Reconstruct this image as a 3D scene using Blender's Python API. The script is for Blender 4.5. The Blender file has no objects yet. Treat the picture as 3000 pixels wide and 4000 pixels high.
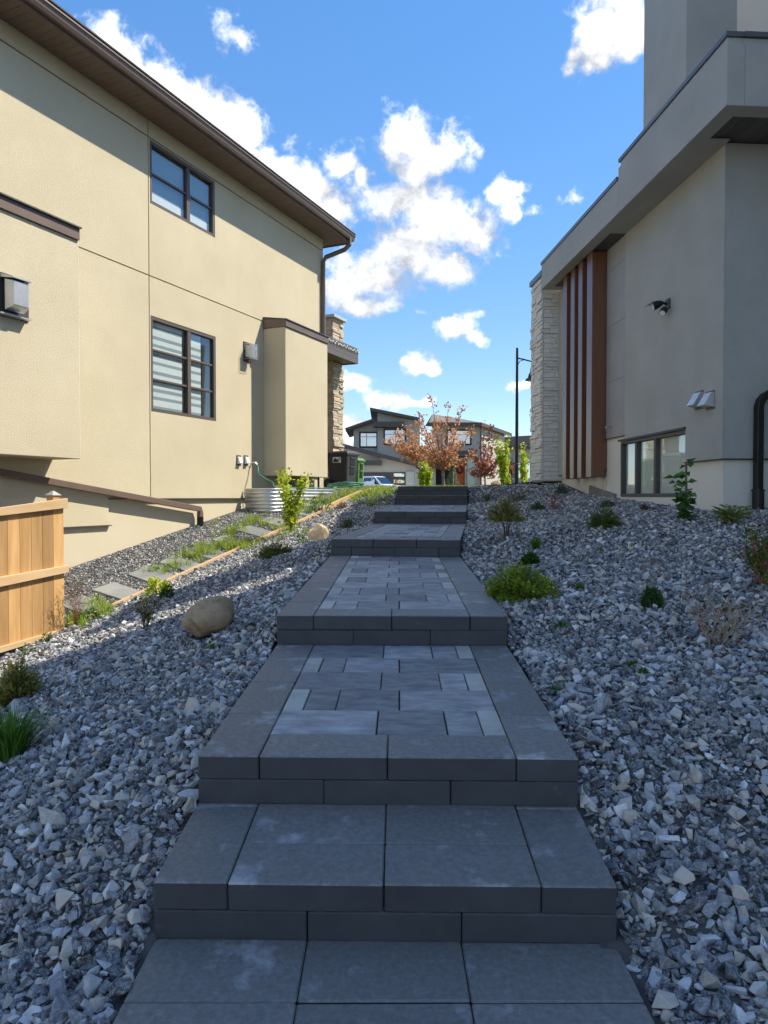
import bpy, bmesh, math, random
import numpy as np
from mathutils import Vector, Matrix, Euler

# ------------------------------------------------------------------ camera, sky, sun, exposure
SC = bpy.context.scene
COL = SC.collection
R = math.radians
FPX = 2770.0                      # focal length in photograph pixels (3000 x 4000)
PITCH = -1.24
cam_d = bpy.data.cameras.new("camera"); cam = bpy.data.objects.new("camera", cam_d); COL.objects.link(cam)
cam_d.sensor_fit = 'VERTICAL'; cam_d.sensor_height = 36.0; cam_d.lens = 36.0 * FPX / 4000.0
cam_d.clip_start = 0.05; cam_d.clip_end = 3000
cam.location = (0, 0, 0); cam.rotation_euler = (R(90 + PITCH), 0, 0)
SC.camera = cam
SC.render.resolution_x, SC.render.resolution_y = 768, 1024
SUN = Vector((0.754, 0.224, 0.955)).normalized()
sun_d = bpy.data.lights.new("sun", 'SUN'); sun_d.energy = 2.0; sun_d.angle = R(0.53); sun_d.color = (1.0, 0.92, 0.77)
sun_o = bpy.data.objects.new("sun", sun_d); COL.objects.link(sun_o)
sun_o.rotation_euler = SUN.to_track_quat('Z', 'Y').to_euler(); sun_o.location = (20, 6, 25)
SC.view_settings.view_transform = 'Standard'; SC.view_settings.look = 'None'
SC.view_settings.exposure = 1.92; SC.view_settings.gamma = 1.0
SC.cycles.use_denoising = True; SC.cycles.use_adaptive_sampling = True; SC.cycles.adaptive_threshold = 0.02
SC.cycles.max_bounces = 8; SC.cycles.diffuse_bounces = 4; SC.cycles.glossy_bounces = 3
SC.cycles.transparent_max_bounces = 12; SC.cycles.transmission_bounces = 4
SC.cycles.sample_clamp_indirect = 8.0; SC.cycles.caustics_reflective = False; SC.cycles.caustics_refractive = False

def ray(x, y):
    p = R(PITCH)
    f = Vector((0, math.cos(p), math.sin(p))); u = Vector((0, -math.sin(p), math.cos(p)))
    return f + Vector((1, 0, 0)) * ((x - 1500) / FPX) + u * ((2000 - y) / FPX)

def atY(x, y, Y):
    d = ray(x, y); return d * (Y / d.y)

world = bpy.data.worlds.new("World"); SC.world = world; world.use_nodes = True
def build_world():
    nt = world.node_tree; N = nt.nodes; L = nt.links
    N.clear()
    out = N.new('ShaderNodeOutputWorld'); bg = N.new('ShaderNodeBackground'); bg.inputs[1].default_value = 0.119
    L.new(bg.outputs[0], out.inputs[0])
    sky = N.new('ShaderNodeTexSky'); sky.sky_type = 'NISHITA'; sky.sun_disc = False
    sky.sun_elevation = math.asin(SUN.z); sky.sun_rotation = math.atan2(SUN.x, SUN.y)
    sky.air_density = 1.0; sky.dust_density = 0.0; sky.ozone_density = 1.6; sky.altitude = 1100
    geo = N.new('ShaderNodeTexCoord')
    # cumulus clouds: lobes on the sky dome in world directions, eaten into by noise
    lobes = [(470, 225, 120, 75), (600, 310, 125, 78), (720, 400, 140, 92), (840, 480, 125, 98), (930, 520, 90, 100),
             (1120, 690, 95, 75), (1230, 760, 110, 92), (1310, 830, 70, 82), (1050, 640, 75, 58),
             (1590, 530, 130, 85), (1740, 590, 120, 75), (1640, 640, 120, 80), (1350, 645, 75, 55), (1420, 670, 55, 45),
             (1560, 780, 160, 80), (1700, 850, 180, 100), (1850, 900, 130, 95), (1640, 940, 150, 70),
             (1980, 800, 65, 55), (2010, 840, 45, 30), (1930, 760, 40, 45),
             (1600, 1010, 190, 100), (1450, 1080, 170, 95), (1340, 1130, 130, 80), (1740, 1050, 110, 60), (1420, 1180, 120, 50),
             (1780, 1285, 90, 45), (1860, 1330, 50, 28), (1850, 1225, 80, 35, .4), (1645, 1420, 70, 34), (1690, 1445, 35, 22),
             (1390, 1500, 90, 40), (1500, 1545, 120, 36), (1600, 1580, 90, 26), (1350, 1690, 90, 70), (1430, 1650, 70, 34),
             (2330, 150, 110, 85), (2420, 60, 150, 100), (2250, 215, 50, 55), (2350, 235, 60, 40), (2480, 150, 90, 60),
             (925, 135, 130, 95, .62), (2060, 1500, 60, 26), (2070, 830, 90, 55, .6), (2250, 760, 90, 60, .78), (1650, 1230, 70, 40, .75), (480, 100, 120, 60, .8),]
    def group(name):
        g = bpy.data.node_groups.new(name, 'ShaderNodeTree')
        g.interface.new_socket('Vector', in_out='INPUT', socket_type='NodeSocketVector')
        g.interface.new_socket('Density', in_out='OUTPUT', socket_type='NodeSocketFloat')
        n = g.nodes; l = g.links
        gi = n.new('NodeGroupInput'); go = n.new('NodeGroupOutput')
        def noise(scale, det, rough, dist=0.0):
            t = n.new('ShaderNodeTexNoise'); t.inputs['Scale'].default_value = scale; t.inputs['Detail'].default_value = det
            t.inputs['Roughness'].default_value = rough; t.inputs['Distortion'].default_value = dist
            l.new(gi.outputs[0], t.inputs['Vector']); return t
        nd = noise(16, 4, 0.55)
        sub = n.new('ShaderNodeVectorMath'); sub.operation = 'SUBTRACT'; sub.inputs[1].default_value = (.5, .5, .5); l.new(nd.outputs['Color'], sub.inputs[0])
        mad = n.new('ShaderNodeVectorMath'); mad.operation = 'MULTIPLY_ADD'; mad.inputs[1].default_value = (.05, .0, .045)
        l.new(sub.outputs[0], mad.inputs[0]); l.new(gi.outputs[0], mad.inputs[2])
        prev = None
        for (x, y, rx, ry, *bias) in lobes:
            d = ray(x, y).normalized(); k = d.y * 1.0
            s = n.new('ShaderNodeVectorMath'); s.operation = 'SUBTRACT'; s.inputs[1].default_value = (d.x, 0, d.z); l.new(mad.outputs[0], s.inputs[0])
            m = n.new('ShaderNodeVectorMath'); m.operation = 'MULTIPLY'; m.inputs[1].default_value = (FPX / (rx * k), 0, FPX / (ry * k)); l.new(s.outputs[0], m.inputs[0])
            ln = n.new('ShaderNodeVectorMath'); ln.operation = 'LENGTH'; l.new(m.outputs[0], ln.inputs[0])
            if bias:
                ad = n.new('ShaderNodeMath'); ad.operation = 'ADD'; ad.inputs[1].default_value = bias[0]; l.new(ln.outputs['Value'], ad.inputs[0]); ln = ad
            if prev is None: prev = ln.outputs['Value']
            else:
                mn = n.new('ShaderNodeMath'); mn.operation = 'SMOOTH_MIN'; mn.inputs[2].default_value = 0.25
                l.new(prev, mn.inputs[0]); l.new(ln.outputs['Value'], mn.inputs[1]); prev = mn.outputs[0]
        f1 = noise(30, 9, 0.62, 0.25); 
        inv = n.new('ShaderNodeMath'); inv.operation = 'SUBTRACT'; inv.inputs[0].default_value = 1.0; l.new(prev, inv.inputs[1])
        cl = n.new('ShaderNodeMath'); cl.operation = 'MAXIMUM'; cl.inputs[1].default_value = -1.2; l.new(inv.outputs[0], cl.inputs[0])
        a = n.new('ShaderNodeMath'); a.operation = 'MULTIPLY_ADD'; a.inputs[1].default_value = 2.6; a.inputs[2].default_value = -1.26; l.new(f1.outputs['Fac'], a.inputs[0])
        b = n.new('ShaderNodeMath'); b.operation = 'ADD'; l.new(a.outputs[0], b.inputs[0]); l.new(cl.outputs[0], b.inputs[1])
        # extra broken cumulus overhead, to the sides and behind, added unseen for fill light
        f2 = noise(3.2, 7, .55, .2); c2 = n.new('ShaderNodeMapRange'); c2.inputs[1].default_value = .46; c2.inputs[2].default_value = .62; c2.inputs[3].default_value = -1; c2.inputs[4].default_value = .8; l.new(f2.outputs['Fac'], c2.inputs[0])
        sp = n.new('ShaderNodeSeparateXYZ'); l.new(gi.outputs[0], sp.inputs[0])
        mk = n.new('ShaderNodeMapRange'); mk.inputs[1].default_value = .60; mk.inputs[2].default_value = .72; mk.inputs[3].default_value = 0; mk.inputs[4].default_value = -3; l.new(sp.outputs[1], mk.inputs[0])
        s2 = n.new('ShaderNodeMath'); s2.operation = 'ADD'; l.new(c2.outputs[0], s2.inputs[0]); l.new(mk.outputs[0], s2.inputs[1])
        m2 = n.new('ShaderNodeMath'); m2.operation = 'MAXIMUM'; l.new(b.outputs[0], m2.inputs[0]); l.new(s2.outputs[0], m2.inputs[1])
        l.new(m2.outputs[0], go.inputs[0]); return g
    g = group("cloud_density")
    g0 = N.new('ShaderNodeGroup'); g0.node_tree = g; L.new(geo.outputs['Generated'], g0.inputs[0])
    sh = N.new('ShaderNodeVectorMath'); sh.operation = 'ADD'; sh.inputs[1].default_value = (.020, 0, .030); L.new(geo.outputs['Generated'], sh.inputs[0])
    g1 = N.new('ShaderNodeGroup'); g1.node_tree = g; L.new(sh.outputs[0], g1.inputs[0])
    al = N.new('ShaderNodeMapRange'); al.interpolation_type = 'SMOOTHSTEP'; al.inputs[1].default_value = -0.22; al.inputs[2].default_value = 0.70; L.new(g0.outputs[0], al.inputs[0])
    df = N.new('ShaderNodeMath'); df.operation = 'SUBTRACT'; L.new(g0.outputs[0], df.inputs[0]); L.new(g1.outputs[0], df.inputs[1])
    lt = N.new('ShaderNodeMapRange'); lt.inputs[1].default_value = -0.7; lt.inputs[2].default_value = 1.5; L.new(df.outputs[0], lt.inputs[0])
    cr = N.new('ShaderNodeMix'); cr.data_type = 'RGBA'; L.new(lt.outputs[0], cr.inputs[0])
    cr.inputs[6].default_value = (1.25, 1.31, 1.44, 1); cr.inputs[7].default_value = (4.0, 4.0, 3.95, 1)
    mx = N.new('ShaderNodeMix'); mx.data_type = 'RGBA'; L.new(al.outputs[0], mx.inputs[0])
    hs = N.new('ShaderNodeHueSaturation'); hs.inputs['Hue'].default_value = .509; hs.inputs['Saturation'].default_value = 1.8; hs.inputs['Value'].default_value = 1.0
    gm = N.new('ShaderNodeGamma'); gm.inputs[1].default_value = .54; L.new(sky.outputs[0], gm.inputs[0])
    L.new(gm.outputs[0], hs.inputs['Color'])
    L.new(hs.outputs[0], mx.inputs[6]); L.new(cr.outputs[2], mx.inputs[7]); L.new(mx.outputs[2], bg.inputs[0])
    world.cycles.sampling_method = 'MANUAL'; world.cycles.sample_map_resolution = 1024
build_world()

rng = random.Random(7); nr = np.random.default_rng(11)

# ------------------------------------------------------------------ materials
MATS = {}
def mat(name, col, rough=0.7, col2=None, nscale=4.0, bump=0.0, bscale=60.0, metal=0.0, spec=0.4, rnd=0.0, huer=0.0,
        stretch=(1, 1, 1), lo=0.35, hi=0.65, spots=None, det=5.0, bdist=0.01):
    if name in MATS: return MATS[name]
    m = bpy.data.materials.new(name); m.use_nodes = True; nt = m.node_tree; N = nt.nodes; L = nt.links
    b = N['Principled BSDF']; b.inputs['Roughness'].default_value = rough; b.inputs['Metallic'].default_value = metal
    b.inputs['Specular IOR Level'].default_value = spec
    tc = N.new('ShaderNodeTexCoord'); oi = N.new('ShaderNodeObjectInfo')
    mp = N.new('ShaderNodeMapping'); mp.inputs['Scale'].default_value = stretch; L.new(tc.outputs['Object'], mp.inputs['Vector'])
    w = N.new('ShaderNodeMath'); w.operation = 'MULTIPLY'; w.inputs[1].default_value = 60.0; L.new(oi.outputs['Random'], w.inputs[0])
    def noise(sc, d=det, r=0.6):
        t = N.new('ShaderNodeTexNoise'); t.noise_dimensions = '4D'; t.inputs['Scale'].default_value = sc; t.inputs['Detail'].default_value = d
        t.inputs['Roughness'].default_value = r; L.new(mp.outputs[0], t.inputs['Vector']); L.new(w.outputs[0], t.inputs['W']); return t
    cur = None
    rgb = N.new('ShaderNodeRGB'); rgb.outputs[0].default_value = (*col, 1); cur = rgb.outputs[0]
    if col2 is not None:
        t = noise(nscale); mr = N.new('ShaderNodeMapRange'); mr.inputs[1].default_value = lo; mr.inputs[2].default_value = hi; L.new(t.outputs['Fac'], mr.inputs[0])
        mx = N.new('ShaderNodeMix'); mx.data_type = 'RGBA'; L.new(mr.outputs[0], mx.inputs[0]); L.new(cur, mx.inputs[6]); mx.inputs[7].default_value = (*col2, 1); cur = mx.outputs[2]
    if spots is not None:
        scol, ssc, slo, shi, samt = spots
        t = noise(ssc, 6, 0.65); mr = N.new('ShaderNodeMapRange'); mr.inputs[1].default_value = slo; mr.inputs[2].default_value = shi; mr.inputs[4].default_value = samt; L.new(t.outputs['Fac'], mr.inputs[0])
        mx = N.new('ShaderNodeMix'); mx.data_type = 'RGBA'; L.new(mr.outputs[0], mx.inputs[0]); L.new(cur, mx.inputs[6]); mx.inputs[7].default_value = (*scol, 1); cur = mx.outputs[2]
    if rnd or huer:
        h = N.new('ShaderNodeHueSaturation'); mr = N.new('ShaderNodeMapRange'); mr.inputs[3].default_value = 1 - rnd; mr.inputs[4].default_value = 1 + rnd
        L.new(oi.outputs['Random'], mr.inputs[0]); L.new(mr.outputs[0], h.inputs['Value']); L.new(cur, h.inputs['Color']); cur = h.outputs[0]
    L.new(cur, b.inputs['Base Color'])
    if bump:
        t = noise(bscale, 4, 0.6); bp = N.new('ShaderNodeBump'); bp.inputs['Strength'].default_value = bump; bp.inputs['Distance'].default_value = bdist
        L.new(t.outputs['Fac'], bp.inputs['Height']); L.new(bp.outputs[0], b.inputs['Normal'])
    MATS[name] = m; return m

def glass_mat(name, tint=(0.9, 0.95, 0.95), base=0.08):
    m = bpy.data.materials.new(name); m.use_nodes = True; nt = m.node_tree; N = nt.nodes; L = nt.links; N.clear()
    out = N.new('ShaderNodeOutputMaterial'); tr = N.new('ShaderNodeBsdfTransparent'); tr.inputs[0].default_value = (*tint, 1)
    gl = N.new('ShaderNodeBsdfGlossy'); gl.inputs['Roughness'].default_value = 0.02; gl.inputs[0].default_value = (.95, .97, 1, 1)
    lf = N.new('ShaderNodeLayerWeight'); lf.inputs[0].default_value = .5; lw = N.new('ShaderNodeMath'); lw.operation = 'POWER'; lw.inputs[1].default_value = 4.0; L.new(lf.outputs['Facing'], lw.inputs[0])
    mr = N.new('ShaderNodeMath'); mr.operation = 'MULTIPLY_ADD'; mr.inputs[1].default_value = .9; mr.inputs[2].default_value = base; mr.use_clamp = True; L.new(lw.outputs[0], mr.inputs[0])
    nz = N.new('ShaderNodeTexNoise'); nz.inputs['Scale'].default_value = 1.6; nz.inputs['Detail'].default_value = 1
    bp = N.new('ShaderNodeBump'); bp.inputs['Strength'].default_value = .12; bp.inputs['Distance'].default_value = .02
    tcn = N.new('ShaderNodeTexCoord'); L.new(tcn.outputs['Object'], nz.inputs['Vector']); L.new(nz.outputs['Fac'], bp.inputs['Height']); L.new(bp.outputs[0], gl.inputs['Normal'])
    mx = N.new('ShaderNodeMixShader'); L.new(mr.outputs[0], mx.inputs[0]); L.new(tr.outputs[0], mx.inputs[1]); L.new(gl.outputs[0], mx.inputs[2]); L.new(mx.outputs[0], out.inputs[0])
    MATS[name] = m; return m

def leaf_mat(name, c1, c2, c3=None, rough=0.55, trans=0.35):
    m = bpy.data.materials.new(name); m.use_nodes = True; nt = m.node_tree; N = nt.nodes; L = nt.links
    b = N['Principled BSDF']; b.inputs['Roughness'].default_value = rough; b.inputs['Specular IOR Level'].default_value = 0.3
    at = N.new('ShaderNodeAttribute'); at.attribute_name = 'var'
    cr = N.new('ShaderNodeValToRGB'); cr.color_ramp.elements[0].color = (*c1, 1); cr.color_ramp.elements[1].color = (*c2, 1)
    if c3 is not None:
        e = cr.color_ramp.elements.new(0.82); e.color = (*c2, 1); cr.color_ramp.elements[2].color = (*c3, 1)
    L.new(at.outputs['Fac'], cr.inputs[0]); L.new(cr.outputs[0], b.inputs['Base Color'])
    out = N['Material Output']; t = N.new('ShaderNodeBsdfTranslucent'); L.new(cr.outputs[0], t.inputs[0])
    mx = N.new('ShaderNodeMixShader'); mx.inputs[0].default_value = trans; L.new(b.outputs[0], mx.inputs[1]); L.new(t.outputs[0], mx.inputs[2]); L.new(mx.outputs[0], out.inputs[0])
    MATS[name] = m; return m

# ------------------------------------------------------------------ object helpers
def tag(o, label=None, cat=None, group=None, kind=None):
    if label: o['label'] = label
    if cat: o['category'] = cat
    if group: o['group'] = group
    if kind: o['kind'] = kind
    return o

def empty(name, M, label=None, cat=None, group=None):
    o = bpy.data.objects.new(name, None); COL.objects.link(o); o.empty_display_size = 0.2
    o.matrix_world = M; WM[o.name] = M.copy(); return tag(o, label, cat, group)
WM = {}
def wm(o): return WM[o.name]

class MB:
    def __init__(s): s.v = []; s.f = []
    def add(s, vs, fs):
        n = len(s.v); s.v += [tuple(p) for p in vs]; s.f += [tuple(i + n for i in f) for f in fs]; return s
    def box(s, x0, x1, y0, y1, z0, z1):
        x0, x1 = min(x0, x1), max(x0, x1); y0, y1 = min(y0, y1), max(y0, y1); z0, z1 = min(z0, z1), max(z0, z1)
        return s.add([(x0, y0, z0), (x1, y0, z0), (x1, y1, z0), (x0, y1, z0), (x0, y0, z1), (x1, y0, z1), (x1, y1, z1), (x0, y1, z1)],
                     [(0, 3, 2, 1), (4, 5, 6, 7), (0, 1, 5, 4), (1, 2, 6, 5), (2, 3, 7, 6), (3, 0, 4, 7)])
    def hexa(s, b, t):      # bottom 4 points, top 4 points
        return s.add(list(b) + list(t), [(0, 3, 2, 1), (4, 5, 6, 7), (0, 1, 5, 4), (1, 2, 6, 5), (2, 3, 7, 6), (3, 0, 4, 7)])
    def prism(s, poly, a, b):   # poly: list of 3D points, extruded by vector from a*n to b*n -> a, b vectors
        a = Vector(a); b = Vector(b); n = len(poly); P = [Vector(p) for p in poly]
        return s.add([p + a for p in P] + [p + b for p in P], [tuple(range(n))[::-1], tuple(range(n, 2 * n))] + [(i, (i + 1) % n, n + (i + 1) % n, n + i) for i in range(n)])
    def tube(s, path, r, n=8, cap=True, sq=None):
        P = [Vector(p) for p in path]; rr = r if isinstance(r, (list, tuple)) else [r] * len(P); rings = []
        up = Vector((0, 0, 1)); prev = None
        for i, p in enumerate(P):
            d = (P[min(i + 1, len(P) - 1)] - P[max(i - 1, 0)]).normalized()
            if prev is None: x = d.cross(up) if abs(d.z) < .95 else d.cross(Vector((0, 1, 0)))
            else: x = prev - d * prev.dot(d)
            if x.length < 1e-6: x = d.orthogonal()
            x.normalize(); y = d.cross(x); prev = x
            if sq: rings.append([p + x * (sq[0] * a) + y * (sq[1] * b) for a, b in ((-1, -1), (1, -1), (1, 1), (-1, 1))])
            else: rings.append([p + (x * math.cos(2 * math.pi * k / n) + y * math.sin(2 * math.pi * k / n)) * rr[i] for k in range(n)])
        m = len(rings[0]); vs = [q for rg in rings for q in rg]; fs = []
        for i in range(len(rings) - 1):
            for k in range(m): fs.append((i * m + k, i * m + (k + 1) % m, (i + 1) * m + (k + 1) % m, (i + 1) * m + k))
        if cap: fs.append(tuple(range(m))[::-1]); fs.append(tuple((len(rings) - 1) * m + k for k in range(m)))
        return s.add(vs, fs)
    def lathe(s, c, prof, n=16):   # prof: (r, z)
        c = Vector(c); vs = [c + Vector((r * math.cos(2 * math.pi * k / n), r * math.sin(2 * math.pi * k / n), z)) for r, z in prof for k in range(n)]
        fs = [(i * n + k, i * n + (k + 1) % n, (i + 1) * n + (k + 1) % n, (i + 1) * n + k) for i in range(len(prof) - 1) for k in range(n)]
        fs.append(tuple(range(n))[::-1]); fs.append(tuple((len(prof) - 1) * n + k for k in range(n)))
        return s.add(vs, fs)
    def ball(s, c, r, nu=8, nv=6, sc=(1, 1, 1)):
        vs = []; c = Vector(c)
        for i in range(nv + 1):
            for k in range(nu):
                a = math.pi * i / nv; b = 2 * math.pi * k / nu
                vs.append(c + Vector((math.sin(a) * math.cos(b) * r * sc[0], math.sin(a) * math.sin(b) * r * sc[1], -math.cos(a) * r * sc[2])))
        fs = [(i * nu + k, i * nu + (k + 1) % nu, (i + 1) * nu + (k + 1) % nu, (i + 1) * nu + k) for i in range(nv) for k in range(nu)]
        return s.add(vs, fs)
    def build(s, name, m, parent=None, M=None, bevel=0.0, smooth=False, label=None, cat=None, group=None, kind=None, recalc=True):
        """vertices are in frame M (default: world); the object gets its origin at its own bottom centre"""
        M = M or Matrix.Identity(4)
        P = wm(parent) if parent is not None else Matrix.Identity(4)
        T = P.inverted() @ M
        V = [T @ Vector(p) for p in s.v]
        xs = [p.x for p in V]; ys = [p.y for p in V]; zs = [p.z for p in V]
        o0 = Vector(((min(xs) + max(xs)) / 2, (min(ys) + max(ys)) / 2, min(zs)))
        me = bpy.data.meshes.new(name); me.from_pydata([p - o0 for p in V], [], s.f)
        bm = bmesh.new(); bm.from_mesh(me)
        if recalc:
            bmesh.ops.remove_doubles(bm, verts=bm.verts, dist=1e-6); bmesh.ops.recalc_face_normals(bm, faces=bm.faces)
        bm.to_mesh(me); bm.free(); me.materials.append(m)
        if smooth: me.polygons.foreach_set('use_smooth', [True] * len(me.polygons))
        o = bpy.data.objects.new(name, me); COL.objects.link(o); o.location = o0
        if parent is not None: o.parent = parent
        WM[o.name] = P @ Matrix.Translation(o0)
        if bevel:
            b = o.modifiers.new('bevel', 'BEVEL'); b.width = bevel; b.segments = 2; b.limit_method = 'ANGLE'; b.angle_limit = R(40)
        return tag(o, label, cat, group, kind)

def box(*a): return MB().box(*a)

def grid_holes(t0, t1, z0, z1, holes, y0, y1, mb=None):
    mb = mb or MB()
    ts = sorted({t0, t1, *[min(max(h[i], t0), t1) for h in holes for i in (0, 1)]}); zs = sorted({z0, z1, *[min(max(h[i], z0), z1) for h in holes for i in (2, 3)]})
    for a, b in zip(ts, ts[1:]):
        run = None
        for c, d in zip(zs, zs[1:]):
            tm, zm = (a + b) / 2, (c + d) / 2
            hole = any(h[0] < tm < h[1] and h[2] < zm < h[3] for h in holes)
            if hole:
                if run: mb.box(a, b, y0, y1, *run); run = None
            else: run = (run[0], d) if run else (c, d)
        if run: mb.box(a, b, y0, y1, *run)
    return mb

class Wall:
    """a vertical plane; frame coordinates (t along, y, z); off = outward offset"""
    def __init__(s, P0, heading, side):     # heading: degrees right of forward; side +1: outward normal is to the right
        a = R(heading); s.P0 = Vector((P0[0], P0[1], 0)); s.D = Vector((math.sin(a), math.cos(a), 0)); s.side = side
        s.N = Vector((s.D.y, -s.D.x, 0)) * side
        Y = Vector((-s.D.y, s.D.x, 0))
        s.M = Matrix(((s.D.x, Y.x, 0, s.P0.x), (s.D.y, Y.y, 0, s.P0.y), (0, 0, 1, 0), (0, 0, 0, 1)))
    def px(s, x, y, off=0.0):
        d = ray(x, y); q = s.P0 + s.N * off; k = q.dot(s.N) / d.dot(s.N); p = d * k
        return (p - s.P0).dot(s.D), p.z
    def y(s, off): return -off * s.side
    def w(s, t, off, z): return s.P0 + s.D * t + s.N * off + Vector((0, 0, z))
    def box(s, t0, t1, o0, o1, z0, z1, mb=None): return (mb or MB()).box(t0, t1, s.y(o0), s.y(o1), z0, z1)
LW = Wall((-3.64, 11.0), 23.8, 1)
RW = Wall((4.0, 8.4), -4.05, -1)

# ------------------------------------------------------------------ terrain
STEPS = []    # (name, left px, right px, top y px)
SW = 1.4
for nm, xl, xr, yt in (('A', 579, 2422, 3455), ('B', 760, 2264, 2957), ('C', 1076, 1984.6, 2404.7), ('D', 1287, 1797, 2107), ('E', 1461, 1820, 1998), ('F', 1543.6, 1824.5, 1935), ('G', 1553, 1825.7, 1899)):
    Y = FPX * SW / (xr - xl); a = atY(xl, yt, Y); b = atY(xr, yt, Y)
    STEPS.append([nm, Y, (a.x + b.x) / 2, (a.z + b.z) / 2])
RISE = 0.182
sY = [0] + [s[1] for s in STEPS] + [18.0]; sX = [0.0] + [s[2] for s in STEPS] + [1.45]
def stair_x(Y): return float(np.interp(Y, sY, sX))
gp = [(-3, -1.9), (1.3, -1.42), (2.05, -1.36)]
for i, s in enumerate(STEPS):
    nxt = STEPS[i + 1] if i + 1 < len(STEPS) else None
    if nxt:
        L_ = nxt[1] - s[1]
        gp.append((s[1] + min(.45, L_ * .75), s[3] - .04)); gp.append((nxt[1] - .04 if L_ > 1 else nxt[1] - .02, nxt[3] - RISE - .015))
gp += [(14.65, .17), (16, .225), (20, .24)]
gp.sort(); gY = [g[0] for g in gp]; gZ = [g[1] for g in gp]
def ground(X, Y):
    """terrain height (relative to the camera lens), vectorised"""
    X = np.asarray(X, float); Y = np.asarray(Y, float)
    zs = np.interp(Y, gY, gZ); xs = np.interp(Y, sY, sX)
    # right of the steps
    xw = 4.0 - .0706 * (Y - 8.4); zw = np.interp(Y, [-3, 1, 4, 8.4, 10.5, 12.8, 14.3, 16, 20], [-1.35, -1.0, -.58, -.19, -.09, .02, .26, .30, .25])
    wr = np.clip((X - (xs + .72)) / np.maximum(xw - xs - .72, .3), 0, 1.6)
    zr = zs + (zw - zs) * np.minimum(wr, 1.15)
    # left of the steps: falls to the property line, then rises to the house
    xl = -3.6 + (Y - 8) * .441; zl = np.minimum(-1.5 + .2 * (Y - 8) / .915, .2); zl = np.where(Y > 14, np.minimum(zl, .12), zl)
    dl = np.maximum((xs - .72) - xl, .3)
    wl = np.clip(((xs - .72) - X) / dl, 0, 1); zle = zs + (zl - zs) * wl
    t = (X + 3.64) * LW.D.x + (Y - 11) * LW.D.y; off = (X + 3.64) * LW.N.x + (Y - 11) * LW.N.y
    zwall = np.minimum(-.687 + .185 * t, .15); zline = np.minimum(-.954 + .2 * t, .15)
    k = np.clip(off / 1.25, 0, 1); zp = zwall + (zline - zwall) * k
    zleft = np.where(off < 1.25, zp, zle)
    z = np.where(X > xs, zr, zleft)
    far = np.interp(Y, [16, 22, 45, 52, 61, 65, 70, 200, 900], [.24, .2, -.45, -.4, -.18, .2, 1.2, 2.5, 4])
    b = np.clip((Y - 15) / 4, 0, 1); b = b * b * (3 - 2 * b)
    return z * (1 - b) + far * b
def G(x, y, lift=0.0):
    """photograph pixel -> point on the terrain"""
    d = ray(x, y); k = .5; prev = k
    while k < 60:
        p = d * k
        if p.z <= ground(p.x, p.y) + lift: break
        prev = k; k += .02 + k * .004
    for _ in range(30):
        m = (prev + k) / 2; p = d * m
        if p.z <= ground(p.x, p.y) + lift: k = m
        else: prev = m
    p = d * k; return Vector((p.x, p.y, float(ground(p.x, p.y))))
# ------------------------------------------------------------------ ground, street, lawn
M_soil = mat('soil', (.045, .043, .04), .9, (.10, .095, .09), 9, .6, 30, bdist=.02)
M_lawn = mat('lawn', (.07, .10, .03), .9, (.12, .14, .045), 6, .8, 90, bdist=.03)
M_asph = mat('asphalt', (.045, .045, .047), .9, (.06, .06, .06), 3, .4, 200)
M_conc = mat('concrete', (.42, .41, .38), .85, (.5, .48, .45), 3, .2, 120)
def sheet(name, xs, ys, lift, m, kind='structure', label=None, cat=None, sink=False):
    X, Y = np.meshgrid(xs, ys); Z = ground(X, Y) + lift
    if sink:
        sx = np.interp(Y, sY, sX); ins = (np.abs(X - sx) < .62) & (Y > -3) & (Y < 15.2)
        Z = np.where(ins, Z - .25, Z)
    n, k = X.shape; v = np.stack([X.ravel(), Y.ravel(), Z.ravel()], 1)
    f = [(j * k + i, j * k + i + 1, (j + 1) * k + i + 1, (j + 1) * k + i) for j in range(n - 1) for i in range(k - 1)]
    me = bpy.data.meshes.new(name); me.from_pydata(v.tolist(), [], f); me.materials.append(m)
    me.polygons.foreach_set('use_smooth', [True] * len(f))
    o = bpy.data.objects.new(name, me); COL.objects.link(o); return tag(o, label, cat, None, kind)
ax = np.concatenate([np.linspace(-900, -60, 8), np.linspace(-50, -11, 14), np.arange(-10, 8, .15), np.linspace(8, 60, 20), np.linspace(80, 900, 8)])
ay = np.concatenate([np.linspace(-200, -6, 8), np.arange(-5, 21, .15), np.linspace(21.5, 90, 50), np.linspace(100, 1200, 20)])
sheet('ground', ax, ay, 0.0, M_soil, label='dark soil under the gravel beds and yards', cat='ground', sink=True)
fx = np.concatenate([np.linspace(-120, -20, 8), np.arange(-18, 30, 1.5), np.linspace(32, 120, 8)])
sheet('lawn', fx, np.linspace(18.4, 28, 12), .02, M_lawn, label='front lawn above the steps', cat='lawn')
sheet('sidewalk', fx, np.linspace(28.2, 29.8, 3), .03, M_conc, label='pale concrete sidewalk along the street', cat='sidewalk')
sheet('street', fx, np.linspace(30.4, 52, 16), .012, M_asph, label='asphalt street beyond the front lawn', cat='street')
sheet('driveway', np.linspace(-6, 4.4, 8), np.linspace(52.4, 68.5, 12), .02, M_conc, label='concrete driveway of the grey house', cat='driveway')
sheet('lawn', np.linspace(5, 40, 12), np.linspace(52.4, 69, 12), .02, M_lawn, label='lawn in front of the grey house', cat='lawn')

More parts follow.
